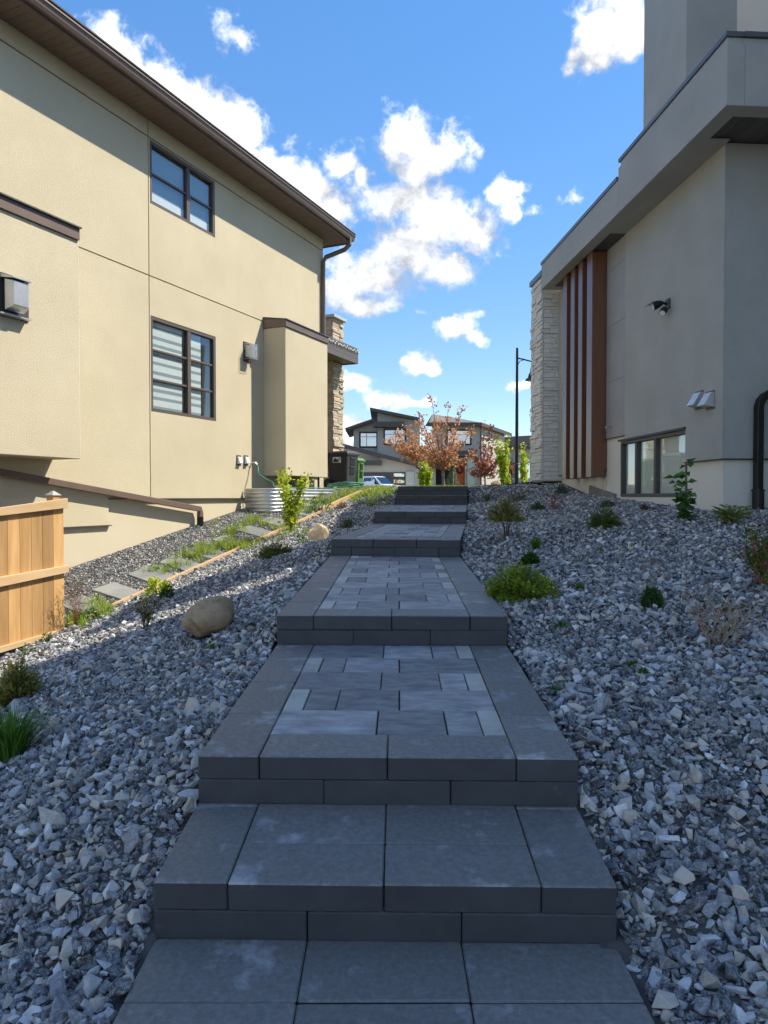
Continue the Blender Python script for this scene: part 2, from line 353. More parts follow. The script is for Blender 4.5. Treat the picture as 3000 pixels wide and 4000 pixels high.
# ------------------------------------------------------------------ steps
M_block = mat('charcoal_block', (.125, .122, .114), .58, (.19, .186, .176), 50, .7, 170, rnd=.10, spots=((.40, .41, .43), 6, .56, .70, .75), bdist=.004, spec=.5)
M_face_shade = mat('charcoal_block_face_shade', (.046, .048, .054), .6, (.062, .065, .071), 6, .2, 200, rnd=.08, spots=((.20, .21, .22), 14, .64, .74, .45), bdist=.003, spec=.35)
M_pav = mat('grey_paver', (.19, .193, .198), .72, (.34, .342, .345), 8, .5, 170, rnd=.36, stretch=(1, 2.2, 1), spots=((.055, .058, .065), 9, .56, .72, .5), bdist=.003, lo=.38, hi=.68)
M_pavl = mat('pale_paver', (.33, .33, .30), .8, (.46, .455, .41), 8, .3, 300, rnd=.12, bdist=.003)
M_joint = mat('joint_sand', (.030, .029, .028), .95, (.05, .048, .045), 40, .5, 300)
BLK = {}; FACED = set()
def block_mesh(dx, dy, dz, bev):
    k = (round(dx, 3), round(dy, 3), round(dz, 3), bev)
    if k in BLK: return BLK[k]
    bm = bmesh.new(); bmesh.ops.create_cube(bm, size=1)
    for v in bm.verts: v.co = Vector((v.co.x * dx, v.co.y * dy, (v.co.z - .5) * dz))
    bmesh.ops.bevel(bm, geom=bm.edges[:], offset=bev, segments=1, affect='EDGES')
    me = bpy.data.meshes.new('block'); bm.to_mesh(me); bm.free(); BLK[k] = me; return me
def block(name, parent, x0, x1, y0, y1, z, h, m, bev=.005, gap=.0016):
    me0 = block_mesh(x1 - x0 - 2 * gap, y1 - y0 - 2 * gap, h - .001, bev)
    key = me0.name + m.name
    if key not in BLK: c = me0.copy(); c.materials.append(m); BLK[key] = c
    if key not in FACED and m is M_block:      # weathered dusty tops; sides coloured darker in place of shade
        FACED.add(key); c = BLK[key]; c.materials.append(M_face_shade)
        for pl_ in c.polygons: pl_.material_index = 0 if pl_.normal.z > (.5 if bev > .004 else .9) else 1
    o = bpy.data.objects.new(name, BLK[key]); COL.objects.link(o); o.parent = parent
    o.location = ((x0 + x1) / 2 + rng.uniform(-.0012, .0012), (y0 + y1) / 2 + rng.uniform(-.0012, .0012), z + rng.uniform(-.0012, .0012))
    o.rotation_euler = (rng.uniform(-.003, .003), rng.uniform(-.003, .003), rng.uniform(-.003, .003)); return o
steps = empty('garden_steps', Matrix.Translation((0, 2.1, -1.36)), 'wide steps of charcoal blocks and grey pavers climbing between the gravel beds', 'steps')
BW, BL, BH = SW * .1622, SW / 3, RISE / 2
hw = SW / 2
def long_side(fr, x0, x1, y0, y1, k, kids):
    y = y0
    while y < y1 - .03:
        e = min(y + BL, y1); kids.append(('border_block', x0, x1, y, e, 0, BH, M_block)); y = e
LENS = (.4515, .3, .1515, .097)
def make_step(i, L_, front, heading, slope, nm, Yc, Xc, zt, fieldrev):
    # each step is one part of the walkway: a sunken bedding slab that carries its blocks
    Mx = Matrix.Translation((Xc, Yc, zt)) @ Matrix.Rotation(-heading, 4, 'Z') @ Matrix.Rotation(slope, 4, 'X')
    bed = box(-hw + .03, hw - .03, .03, L_, -.32, -.014).build('bedding_slab', M_joint, steps, Mx)
    # blocks are children of the bedding slab
    class P: pass
    fr = bpy.data.objects.new('step_frame', None)
    off = WM[bed.name].inverted() @ Mx
    def put(name, x0, x1, y0, y1, z, h, m, bev=.005, gap=.0016):
        o = block(name, bed, x0, x1, y0, y1, z, h, m, bev, gap)
        o.matrix_basis = off @ o.matrix_basis
    bpy.data.objects.remove(fr)
    kids = []
    xs_c = [-hw, -hw + BW, 0, hw - BW, hw]; xs_t = [-hw, -hw + BL, -hw + 2 * BL, hw]
    if front == 'corner':    # side blocks run through to the front
        long_side(None, -hw, -hw + BW, 0, L_, 0, kids); long_side(None, hw - BW, hw, 0, L_, 0, kids)
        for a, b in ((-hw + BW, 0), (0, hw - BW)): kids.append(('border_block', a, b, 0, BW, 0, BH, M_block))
        low = xs_t
    else:
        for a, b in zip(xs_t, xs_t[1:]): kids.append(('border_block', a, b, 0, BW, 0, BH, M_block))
        long_side(None, -hw, -hw + BW, BW, L_, 0, kids); long_side(None, hw - BW, hw, BW, L_, 0, kids)
        low = xs_c
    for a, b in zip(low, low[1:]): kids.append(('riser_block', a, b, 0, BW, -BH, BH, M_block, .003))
    for k in kids: put(*k)
    # field
    x0, x1 = -hw + BW, hw - BW; y = BW; r = fieldrev
    if L_ < .7:
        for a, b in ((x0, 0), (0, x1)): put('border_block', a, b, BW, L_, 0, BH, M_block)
        return
    rowd = .2965
    while y < L_ - .02:
        e = min(y + rowd, L_); x = x0; ls = LENS if r % 2 == 0 else LENS[::-1]
        cuts = [l * (x1 - x0) for l in ls]; jit = rng.uniform(-.015, .015); cuts[1] += jit; cuts[2] -= jit
        for q, l in enumerate(cuts):
            small = (q == 3) if r % 2 == 0 else (q == 0)
            xe = x + l if q < 3 else x1
            put('paver', x, xe, y, e, -.002, .06, M_pavl if small and rng.random() < .75 else M_pav, .0035, .0028); x = xe
        y = e; r += 1
# lowest landing, in three columns
Mx = Matrix.Translation((0, 1.2, STEPS[0][3] - RISE - .018)) @ Matrix.Rotation(R(1.1), 4, 'X')
bed = box(-hw + .03, hw - .03, -.6, 1.4, -.32, -.014).build('bedding_slab', M_joint, steps, Mx); off0 = WM[bed.name].inverted() @ Mx
ys0 = 1.868 - 1.2
for r in range(-5, 1):
    for a in range(3):
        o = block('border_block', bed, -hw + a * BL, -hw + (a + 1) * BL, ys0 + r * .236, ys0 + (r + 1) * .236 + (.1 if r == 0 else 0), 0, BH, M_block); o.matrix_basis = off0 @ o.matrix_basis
for i, (nm, Y, X, z) in enumerate(STEPS):
    if i + 1 < len(STEPS):
        n = STEPS[i + 1]; L_ = n[1] - Y; head = math.atan2(n[2] - X, L_); sl = math.atan2(n[3] - RISE - z, L_)
        if nm == 'F': head = R(7.2)
        if nm == 'A': head = R(1.0)
    else: L_, head, sl = 1.9, R(7.2), R(.6)
    make_step(i, L_ + .08, 'corner' if nm in 'ABC' else 'third', head, sl, nm, Y, X, z, 0 if nm in 'B' else 1)

# ------------------------------------------------------------------ gravel
def rock_mesh(seed, n=12, flat=1.0):
    r = np.random.default_rng(seed); p = r.normal(size=(n, 3)); p /= np.linalg.norm(p, axis=1)[:, None]
    p *= r.uniform(.78, 1.08, (n, 1)); p *= np.array([1.15, .88, flat])
    bm = bmesh.new(); vs = [bm.verts.new(q) for q in p]; res = bmesh.ops.convex_hull(bm, input=vs)
    bmesh.ops.delete(bm, geom=[g for g in res['geom_interior'] if isinstance(g, bmesh.types.BMVert)], context='VERTS')
    bmesh.ops.dissolve_limit(bm, angle_limit=R(16), verts=bm.verts[:], edges=bm.edges[:])
    bmesh.ops.bevel(bm, geom=bm.edges[:], offset=.025, segments=1, affect='EDGES', clamp_overlap=True)
    me = bpy.data.meshes.new('rock'); bm.to_mesh(me); bm.free(); return me
def rock_mat(name, pale=0.0):
    m = bpy.data.materials.new(name); m.use_nodes = True; nt = m.node_tree; N = nt.nodes; L = nt.links
    b = N['Principled BSDF']; b.inputs['Roughness'].default_value = .85; b.inputs['Specular IOR Level'].default_value = .25
    oi = N.new('ShaderNodeObjectInfo'); tc = N.new('ShaderNodeTexCoord')
    cr = N.new('ShaderNodeValToRGB'); E = cr.color_ramp.elements; cr.color_ramp.interpolation = 'LINEAR'
    k = 1 + pale
    E[0].position = 0; E[0].color = (.035 * k, .036 * k, .039 * k, 1); E[1].position = 1; E[1].color = (.52 * k, .515 * k, .50 * k, 1)
    for p, c in ((.30, (.085, .086, .09)), (.55, (.18, .182, .188)), (.72, (.34, .343, .35)), (.80, (.28, .245, .195)), (.91, (.42, .37, .30)), (.94, (.45, .455, .47))):
        e = E.new(p); e.color = (c[0] * k, c[1] * k, c[2] * k, 1)
    L.new(oi.outputs['Random'], cr.inputs[0])
    w = N.new('ShaderNodeMath'); w.operation = 'MULTIPLY'; w.inputs[1].default_value = 90; L.new(oi.outputs['Random'], w.inputs[0])
    def noise(sc, d, r=.6):
        t = N.new('ShaderNodeTexNoise'); t.noise_dimensions = '4D'; t.inputs['Scale'].default_value = sc; t.inputs['Detail'].default_value = d; t.inputs['Roughness'].default_value = r
        L.new(tc.outputs['Object'], t.inputs['Vector']); L.new(w.outputs[0], t.inputs['W']); return t
    n1 = noise(2.4, 6, .7); mr = N.new('ShaderNodeMapRange'); mr.inputs[1].default_value = .47; mr.inputs[2].default_value = .66; mr.inputs[4].default_value = .6; L.new(n1.outputs['Fac'], mr.inputs[0])
    mx = N.new('ShaderNodeMix'); mx.data_type = 'RGBA'; L.new(mr.outputs[0], mx.inputs[0]); L.new(cr.outputs[0], mx.inputs[6]); mx.inputs[7].default_value = (.40 * k, .405 * k, .415 * k, 1)
    # thin pale veins
    n2 = noise(1.7, 4, .6); ab = N.new('ShaderNodeMath'); ab.operation = 'SUBTRACT'; ab.inputs[1].default_value = .5; L.new(n2.outputs['Fac'], ab.inputs[0])
    a2 = N.new('ShaderNodeMath'); a2.operation = 'ABSOLUTE'; L.new(ab.outputs[0], a2.inputs[0])
    m2 = N.new('ShaderNodeMapRange'); m2.inputs[1].default_value = .0; m2.inputs[2].default_value = .016; m2.inputs[3].default_value = .7; m2.inputs[4].default_value = 0; L.new(a2.outputs[0], m2.inputs[0])
    mx2 = N.new('ShaderNodeMix'); mx2.data_type = 'RGBA'; L.new(m2.outputs[0], mx2.inputs[0]); L.new(mx.outputs[2], mx2.inputs[6]); mx2.inputs[7].default_value = (.5, .5, .5, 1)
    L.new(mx2.outputs[2], b.inputs['Base Color'])
    bp = N.new('ShaderNodeBump'); bp.inputs['Strength'].default_value = .5; bp.inputs['Distance'].default_value = .01; n3 = noise(5, 5, .7); L.new(n3.outputs['Fac'], bp.inputs['Height']); L.new(bp.outputs[0], b.inputs['Normal'])
    return m
M_rock = rock_mat('limestone_gravel', .28)
rocks = bpy.data.collections.new('gravel_shapes')
for i in range(14):
    me = rock_mesh(100 + i, 8 + i % 5, [.78, .9, .66, 1.0][i % 4]); me.materials.append(M_rock)
    rocks.objects.link(bpy.data.objects.new('rock_%02d' % i, me))
def scatter(name, pts, rot, scl, label, cat='gravel'):
    me = bpy.data.meshes.new(name); me.from_pydata(pts.tolist(), [], [])
    n = len(pts)
    a = me.attributes.new('rot', 'FLOAT_VECTOR', 'POINT'); a.data.foreach_set('vector', rot.astype('f').ravel())
    a = me.attributes.new('scl', 'FLOAT_VECTOR', 'POINT'); a.data.foreach_set('vector', scl.astype('f').ravel())
    a = me.attributes.new('idx', 'INT', 'POINT'); a.data.foreach_set('value', nr.integers(0, 14, n).astype('i'))
    o = bpy.data.objects.new(name, me); COL.objects.link(o)
    g = bpy.data.node_groups.new(name, 'GeometryNodeTree'); g.interface.new_socket('Geometry', in_out='INPUT', socket_type='NodeSocketGeometry'); g.interface.new_socket('Geometry', in_out='OUTPUT', socket_type='NodeSocketGeometry')
    N = g.nodes; L = g.links; gi = N.new('NodeGroupInput'); go = N.new('NodeGroupOutput')
    ip = N.new('GeometryNodeInstanceOnPoints'); ci = N.new('GeometryNodeCollectionInfo'); ci.inputs[0].default_value = rocks; ci.inputs[1].default_value = True; ci.inputs[2].default_value = True
    def na(nm, t):
        q = N.new('GeometryNodeInputNamedAttribute'); q.data_type = t; q.inputs[0].default_value = nm; return q.outputs[0]
    er = N.new('FunctionNodeEulerToRotation'); L.new(na('rot', 'FLOAT_VECTOR'), er.inputs[0])
    L.new(gi.outputs[0], ip.inputs['Points']); L.new(ci.outputs[0], ip.inputs['Instance']); ip.inputs['Pick Instance'].default_value = True
    L.new(na('idx', 'INT'), ip.inputs['Instance Index']); L.new(er.outputs[0], ip.inputs['Rotation']); L.new(na('scl', 'FLOAT_VECTOR'), ip.inputs['Scale'])
    L.new(ip.outputs[0], go.inputs[0])
    md = o.modifiers.new('stones', 'NODES'); md.node_group = g
    return tag(o, label, cat, None, 'stuff')
AVOID = []      # (x, y, r) kept free of stones
def in_view(P, margin=.06):
    u = P[:, 0] / np.maximum(P[:, 1], .05); v = P[:, 2] / np.maximum(P[:, 1], .05)
    return (P[:, 1] > .8) & (np.abs(u) < .5415 + margin + 1.2 / np.maximum(P[:, 1], .3)) & (v > -1.7)
def lay(xr, yr, sp, keep, smin, smax, lift):
    gx = np.arange(xr[0], xr[1], sp); gy = np.arange(yr[0], yr[1], sp)
    X, Y = np.meshgrid(gx, gy); X = X.ravel() + nr.uniform(-.48, .48, X.size) * sp; Y = Y.ravel() + nr.uniform(-.48, .48, Y.size) * sp
    k = keep(X, Y); X, Y = X[k], Y[k]; Z = ground(X, Y); P = np.stack([X, Y, Z], 1); k = in_view(P); P = P[k]
    for (ax_, ay_, ar) in AVOID: P = P[(P[:, 0] - ax_) ** 2 + (P[:, 1] - ay_) ** 2 > ar * ar]
    n = len(P); s = smin + (smax - smin) * nr.beta(1.2, 3.0, n); big = nr.random(n) < .035; s = np.where(big, s * 1.6, s)
    P[:, 2] += s * nr.uniform(-.1, .75, n) + lift
    rot = np.stack([nr.normal(0, .5, n), nr.normal(0, .5, n), nr.uniform(0, 6.28, n)], 1)
    scl = s[:, None] * nr.uniform(.75, 1.25, (n, 3)); scl[:, 2] *= .95
    return P, rot, scl
def lineoff(X, Y): return (X + 3.64) * LW.N.x + (Y - 11) * LW.N.y
def lt(X, Y): return (X + 3.64) * LW.D.x + (Y - 11) * LW.D.y
def keep_r(X, Y):
    ro = (X - 4.0) * RW.N.x + (Y - 8.4) * RW.N.y; rt_ = (X - 4.0) * RW.D.x + (Y - 8.4) * RW.D.y
    clear = np.where(rt_ > 5.95, .42, .02)
    return (X > np.interp(Y, sY, sX) + hw + .022) & ((ro > clear) | (Y < 8.36)) & (Y < 15.0 + .02 * X)
def keep_l(X, Y):
    return (X < np.interp(Y, sY, sX) - hw - .022) & (lineoff(X, Y) > 1.29) & (Y < 15.6)
def keep_p(X, Y):
    return (lineoff(X, Y) < 1.20) & (lineoff(X, Y) > .02) & (Y < 17)
def do_gravel():
    parts = [lay((.6, 6.5), (.9, 5.2), .029, keep_r, .014, .044, 0), lay((.6, 6.5), (.9, 5.2), .024, keep_r, .010, .020, -.004), lay((.6, 6.5), (5.2, 15.1), .034, keep_r, .015, .038, 0)]
    scatter('gravel_bed', *[np.concatenate(q) for q in zip(*parts)], 'crushed blue-grey limestone gravel on the bank right of the steps')
    parts = [lay((-6, 0), (.9, 5.2), .029, keep_l, .014, .044, 0), lay((-6, 0), (.9, 5.2), .024, keep_l, .010, .020, -.004), lay((-6, 2), (5.2, 15.7), .034, keep_l, .015, .038, 0)]
    scatter('gravel_bed', *[np.concatenate(q) for q in zip(*parts)], 'crushed blue-grey limestone gravel on the bank left of the steps')
    parts = [lay((-6, 0.5), (6.5, 17), .030, keep_p, .011, .026, 0)]
    scatter('gravel_path', *[np.concatenate(q) for q in zip(*parts)], 'smaller grey-brown gravel of the side path along the beige house')
# ------------------------------------------------------------------ left house (beige stucco)
M_stucco = mat('beige_stucco', (.545, .475, .33), .92, (.625, .55, .395), .9, .8, 110, bdist=.008, spec=.2, lo=.3, hi=.7, spots=((.56, .48, .33), 3.5, .55, .8, .5))
M_parge = mat('beige_parging', (.58, .505, .365), .92, (.62, .545, .40), 1.2, .2, 60, bdist=.004, spec=.2)
M_brown = mat('brown_metal', (.145, .098, .075), .45, (.165, .115, .09), 3, metal=0.0, spec=.5)
M_brownd = mat('brown_window_frame', (.105, .08, .066), .45, spec=.5)
M_soffit = mat('brown_soffit', (.20, .145, .11), .6, rnd=.05)
M_shingle = mat('dark_shingle', (.07, .065, .062), .9, (.13, .12, .115), 30, .7, 60, bdist=.01)
M_blackm = mat('black_metal', (.007, .007, .008), .45)
M_dark = mat('dark_interior', (.03, .03, .032), .9)
M_blind = mat('pale_blind', (.85, .88, .86), .8, (.75, .80, .79), 2, stretch=(.3, .3, 60))
M_blindg = mat('sheer_blind', (.30, .38, .42), .8)
M_galv = mat('galvanised_steel', (.55, .56, .57), .38, (.62, .63, .64), 12, metal=.75, spec=.5)
M_whitep = mat('white_plastic', (.74, .74, .72), .5)
M_glass = glass_mat('window_glass', (.95, .97, .97), base=.07)
lh = empty('beige_house', LW.M @ Matrix.Translation((0, .0, -1.2)), 'beige stucco house with brown eaves on the left of the steps', 'house')
zg1 = LW.px(700, 1123)[1]; zg2 = LW.px(400, 416)[1]; zs = LW.px(583, 470)[1]
tg = LW.px(585, 1500)[0]; tc_ = LW.px(1262, 1100)[0]; T0 = -5.5
tb = LW.px(424, 1960)[0]; zb1 = LW.px(700, 1946)[1]; zb2 = LW.px(330, 2055)[1]
def winrect(tl, br): a = LW.px(*tl); b = LW.px(*br); return (a[0], b[0], b[1], a[1])
W1 = winrect((584, 543), (840, 929)); W2 = winrect((588, 1231), (844, 1646))
print('left house zs %.2f zg1 %.2f zg2 %.2f tg %.2f tc %.2f zb %.2f %.2f W1 %s W2 %s' % (zs, zg1, zg2, tg, tc_, zb1, zb2, [round(q, 2) for q in W1], [round(q, 2) for q in W2]))
wins = [W1, W2]; gw = .011
bumpL = (LW.px(313, 1500, .5)[0], LW.px(313, 1793, .5)[1], LW.px(303, 890, .5)[1], LW.px(303, 940, .5)[1])
bumpR_t0 = LW.px(1030, 1600)[0]; bumpR_t1 = LW.px(1279.5, 1600, .5)[0]
bz0 = LW.px(1116, 1857, .5)[1]; bz1a = LW.px(1115, 1275, .5)[1]; bz2a = LW.px(1115, 1249, .5)[1]; bz1b = LW.px(1279, 1343, .5)[1]; bz2b = LW.px(1277, 1317, .5)[1]
print('bumps', bumpL, bumpR_t0, bumpR_t1, bz0, bz1a, bz2a, bz1b, bz2b)
ts_ = [T0, tg, tc_]
for i in range(2):
    a, b = ts_[i] + (gw if i else 0), ts_[i + 1] - (gw if i == 0 else 0)
    for z0, z1 in ((zb1, zg1 - gw), (zg1 + gw, zg2 - gw), (zg2 + gw, zs)):
        grid_holes(a, b, z0, z1, wins, 0, .03).build('stucco_panel', M_stucco, lh, LW.M)
LW.box(T0, tb, -.03, 0, zb2, zb1).build('stucco_panel', M_stucco, lh, LW.M)
grid_holes(T0, tc_, -2.6, zs + .05, wins, .031, .30).build('wall', M_parge, lh, LW.M)
# the other walls of the house
MB().box(tc_ - .3, tc_, .301, 9, -1.5, zs + .05).build('wall', M_stucco, lh, LW.M)
MB().box(T0, T0 + .3, .301, 9, -2.6, zs + .05).build('wall', M_stucco, lh, LW.M)
# flashing under the stucco
M_flash = mat('dark_flashing', (.06, .058, .055), .5)
LW.box(tb, tc_, -.03, .022, zb1 - .014, zb1 - .001).build('flashing', M_flash, lh, LW.M)
LW.box(T0, tb + .04, -.03, .022, zb2 - .014, zb2 - .001).build('flashing', M_flash, lh, LW.M)
def window(parent, wall, rect, off, cols, rows, mframe, mglass, blind=None, depth=.07, fw=.05, name='window'):
    t0, t1, z0, z1 = rect; y = wall.y; mb = MB()
    o0, o1 = off, off - depth
    for q in ((t0, t1, z1 - fw, z1), (t0, t1, z0, z0 + fw)): mb.box(q[0], q[1], y(o0), y(o1), q[2], q[3])
    for q in ((t0, t0 + fw), (t1 - fw, t1)): mb.box(q[0], q[1], y(o0), y(o1), z0 + fw, z1 - fw)
    w = mb.build(name, mframe, parent, wall.M, bevel=.006)
    ct = [t0 + fw] + [t0 + (t1 - t0) * c for c in cols] + [t1 - fw]
    for k, c in enumerate(ct[1:-1]):
        MB().box(c - fw * .75, c + fw * .75, y(o0 - .004), y(o1), z0 + fw, z1 - fw).build('mullion', mframe, w, wall.M, bevel=.005)
    for k in range(len(ct) - 1):
        a = ct[k] + (fw * .75 if k else 0); b = ct[k + 1] - (fw * .75 if k + 2 < len(ct) else 0)
        zr = np.linspace(z0 + fw, z1 - fw, rows + 1)
        for j in range(rows):
            za, zb = zr[j], zr[j + 1]
            if j: MB().box(a, b, y(o0 - .02), y(o1 + .012), za - .017, za + .017).build('muntin', mframe, w, wall.M, bevel=.004)
            MB().box(a, b, y(o1 + .028), y(o1 + .022), za + (.017 if j else 0), zb - (.017 if j + 1 < rows else 0)).build('pane', mglass, w, wall.M)
    return w
for k, (rc, rows) in enumerate(((W1, 2), (W2, 3))):
    w = window(lh, LW, rc, -.005, (.57,), rows, M_brownd, M_glass, fw=.055)
    t0, t1, z0, z1 = rc
    MB().box(t0 - .06, t1 + .06, .305, .32 + 1.6, z0 - .06, z1 + .06)
    # room behind: open box
    rb = MB(); e = .03
    rb.box(t0 - .3, t1 + .3, 1.9, 1.95, z0 - .4, z1 + .4).box(t0 - .33, t0 - .3, .31, 1.9, z0 - .4, z1 + .4).box(t1 + .3, t1 + .33, .31, 1.9, z0 - .4, z1 + .4).box(t0 - .3, t1 + .3, .31, 1.9, z0 - .43, z0 - .4).box(t0 - .3, t1 + .3, .31, 1.9, z1 + .4, z1 + .43)
    rb.build('room', M_dark, w, LW.M)
    zz = z1 - .06
    if k:      # banded shades, open bands alternate with dense ones
        q = 0
        while zz > z0 + .07:
            h = [.07, .05, .10, .055][q % 4]
            for (a, b) in ((t0 + .06, t0 + (t1 - t0) * .50), (t0 + (t1 - t0) * .6, t0 + (t1 - t0) * .80)):
                MB().box(a, b, .072, .076, max(zz - h, z0 + .06), zz).build('blind_band', M_blind if q % 4 in (0, 2) else M_blindg, w, LW.M)
            zz -= h; q += 1
    else:
        MB().box(t0 + .06, t1 - .06, .085, .089, z0 + .07, z0 + .22).build('blind_band', M_blind, w, LW.M)
        MB().box(t0 + .06, t1 - .06, .095, .099, z0 + .22, z1 - .06).build('blind_band', M_blindg, w, LW.M)
# sloped-pane bump-outs
def bump(t0, t1, off, z0, ztop_a, ztop_b, trim_h):
    LW.box(t0, t1, .0005, off, z0, min(ztop_a, ztop_b)) 
    mb = MB(); y = LW.y
    mb.hexa([(t0, y(.0005), z0), (t1, y(.0005), z0), (t1, y(off), z0), (t0, y(off), z0)], [(t0, y(.0005), ztop_a), (t1, y(.0005), ztop_b), (t1, y(off), ztop_b), (t0, y(off), ztop_a)])
    return mb
bR = bump(bumpR_t0, bumpR_t1, .5, bz0, bz1a, bz1b, .1).build('bump_out', M_stucco, lh, LW.M, bevel=.008)
mb = MB(); y = LW.y; o2 = .525; a0, a1 = bumpR_t0 - .02, bumpR_t1 + .02; h2 = bz2a - bz1a
mb.hexa([(a0, y(.002), bz1a + .0015), (a1, y(.002), bz1b + .0015), (a1, y(o2), bz1b + .0015), (a0, y(o2), bz1a + .0015)], [(a0, y(.002), bz1a + h2 + .05), (a1, y(.002), bz1b + h2 + .05), (a1, y(o2), bz1b + h2), (a0, y(o2), bz1a + h2)])
mb.build('cap_trim', M_brown, bR, LW.M, bevel=.004)
mb = MB()
mb.hexa([(a0, y(.002), bz1a + h2 + .052), (a1, y(.002), bz1b + h2 + .052), (a1, y(o2 + .02), bz1b + h2 + .002), (a0, y(o2 + .02), bz1a + h2 + .002)], [(a0, y(.002), bz1a + h2 + .10), (a1, y(.002), bz1b + h2 + .10), (a1, y(o2 + .02), bz1b + h2 + .018), (a0, y(o2 + .02), bz1a + h2 + .018)])
mb.build('cap_shingles', M_shingle, bR, LW.M)
tl1, zl0, zl2, zl1 = bumpL
bL = LW.box(T0 + .2, tl1, .0005, .5, zl0, zl1).build('bump_out', M_stucco, lh, LW.M, bevel=.008)
LW.box(T0 + .2, tl1 - .01, .0, .53, zl1 + .001, zl2 - .02).build('cap_trim', M_brown, bL, LW.M, bevel=.004)
mb = MB(); mb.hexa([(T0 + .2, y(.002), zl2 + .05), (tl1, y(.002), zl2 + .05), (tl1, y(.56), zl2 - .018), (T0 + .2, y(.56), zl2 - .018)], [(T0 + .2, y(.002), zl2 + .10), (tl1, y(.002), zl2 + .10), (tl1, y(.56), zl2 + .0), (T0 + .2, y(.56), zl2)])
mb.build('cap_shingles', M_shingle, bL, LW.M)
# eaves
te = tc_ + .42; OV = .47
t = T0; wv = .118
while t < te - .01:
    e = min(t + wv, te); inside = e <= tc_ + .02
    MB().box(t + .0025, e - .0025, y(.002 if inside else -2.5), y(OV), zs + .001, zs + .014).build('soffit_panel', M_soffit, lh, LW.M); t = e
LW.box(T0, te, -2.5, OV, zs + .0145, zs + .02).build('soffit_backing', M_dark, lh, LW.M)
LW.box(T0, te, OV + .001, OV + .022, zs - .025, zs + .16).build('fascia', M_brown, lh, LW.M)
MB().box(te + .001, te + .02, y(OV + .02), y(-5), zs - .025, zs + .16).build('fascia', M_brown, lh, LW.M)
gpf = [(OV + .023, zs + .02), (OV + .085, zs + .02), (OV + .105, zs + .06), (OV + .118, zs + .115), (OV + .135, zs + .12), (OV + .135, zs + .14), (OV + .023, zs + .14)]
MB().prism([(T0, y(o), z) for o, z in gpf], (0, 0, 0), (te - T0 + .03, 0, 0)).build('gutter', M_brown, lh, LW.M)
mb = MB(); mb.hexa([(T0, y(OV + .14), zs + .165), (te + .03, y(OV + .14), zs + .165), (te + .03, y(-7), zs + .165), (T0, y(-7), zs + .165)], [(T0, y(OV + .14), zs + .185), (te + .03, y(OV + .14), zs + .185), (te - 4, y(-7), zs + 2.2), (T0, y(-7), zs + 2.2)])
mb.build('roof', M_shingle, lh, LW.M)
# downspout at the far corner
td = tc_ - .07
pth = [(te - .16, y(OV + .07), zs + .05), (te - .16, y(OV + .07), zs - .10), (te - .22, y(OV - .02), zs - .22), (td + .02, y(.10), zs - .42), (td, y(.05), zs - .52), (td, y(.05), zs - 1.2), (td, y(.05), bz2b + .10)]
MB().tube(pth, .04, sq=(.042, .036)).build('downspout', M_brown, lh, LW.M, bevel=.01)
# sloping pipe along the foot of the wall
p0 = LW.px(-40, 1838, .07); p1 = LW.px(745, 1982, .07); pe = LW.px(782, 2002, .07); pd = LW.px(783, 2040, .07)
MB().tube([(p0[0], y(.07), p0[1]), (p1[0], y(.07), p1[1]), (pe[0] - .02, y(.07), p1[1] - .03), (pe[0], y(.07), p1[1] - .10), (pe[0], y(.07), p1[1] - .17)], .04, sq=(.036, .045)).build('drain_pipe', M_brown, lh, LW.M, bevel=.008)
gz = float(ground(LW.w(pe[0], .07, 0).x, LW.w(pe[0], .07, 0).y))
MB().tube([(pe[0], y(.07), p1[1] - .165), (pe[0], y(.07), gz - .05)], .055, 12).build('drain_sleeve', M_blackm, lh, LW.M)
# vents
def hood(tt, z, off, w, h, d, name='vent_hood', m=None):
    m = m or M_galv; mb = MB(); mb.hexa([(tt - w / 2, y(off), z), (tt + w / 2, y(off), z), (tt + w / 2, y(off + d), z + h * .1), (tt - w / 2, y(off + d), z + h * .1)], [(tt - w / 2, y(off), z + h), (tt + w / 2, y(off), z + h), (tt + w / 2, y(off + d * .55), z + h * .92), (tt - w / 2, y(off + d * .55), z + h * .92)])
    o = mb.build(name, m, lh, LW.M, bevel=.005)
    LW.box(tt - w / 2 - .02, tt + w / 2 + .02, off + .0005, off + .008, z - .02, z + h + .025).build('flange', M_flash, o, LW.M)
    return o
for x in (932, 960):
    a = LW.px(x, 1813); b = LW.px(x, 1784); hood(a[0], a[1], .0, .10, b[1] - a[1], .07, m=M_whitep)
# large direct-vent terminal on the near bump-out
a = LW.px(42, 1222, .5); b = LW.px(42, 1100, .5); tv = a[0]; zv0, zv1 = a[1], b[1]
v = LW.box(tv - .23, tv + .23, .5005, .515, zv0 - .06, zv1 + .07).build('vent_terminal', M_flash, lh, LW.M)
mb = MB(); mb.hexa([(tv - .13, y(.56), zv0), (tv + .13, y(.56), zv0), (tv + .10, y(.68), zv0 + .05), (tv - .10, y(.68), zv0 + .05)], [(tv - .13, y(.56), zv1), (tv + .13, y(.56), zv1), (tv + .10, y(.68), zv1 - .03), (tv - .10, y(.68), zv1 - .03)])
mb.build('vent_cover', M_galv, v, LW.M, bevel=.01)
mb = MB(); mb.hexa([(tv - .16, y(.52), zv1 + .01), (tv + .16, y(.52), zv1 + .01), (tv + .12, y(.70), zv1 - .01), (tv - .12, y(.70), zv1 - .01)], [(tv - .16, y(.52), zv1 + .05), (tv + .16, y(.52), zv1 + .05), (tv + .12, y(.70), zv1 + .005), (tv - .12, y(.70), zv1 + .005)]); mb.build('rain_lip', M_galv, v, LW.M)
LW.box(tv - .07, tv + .07, .516, .56, zv0 + .06, zv1 - .06).build('vent_throat', M_galv, v, LW.M)
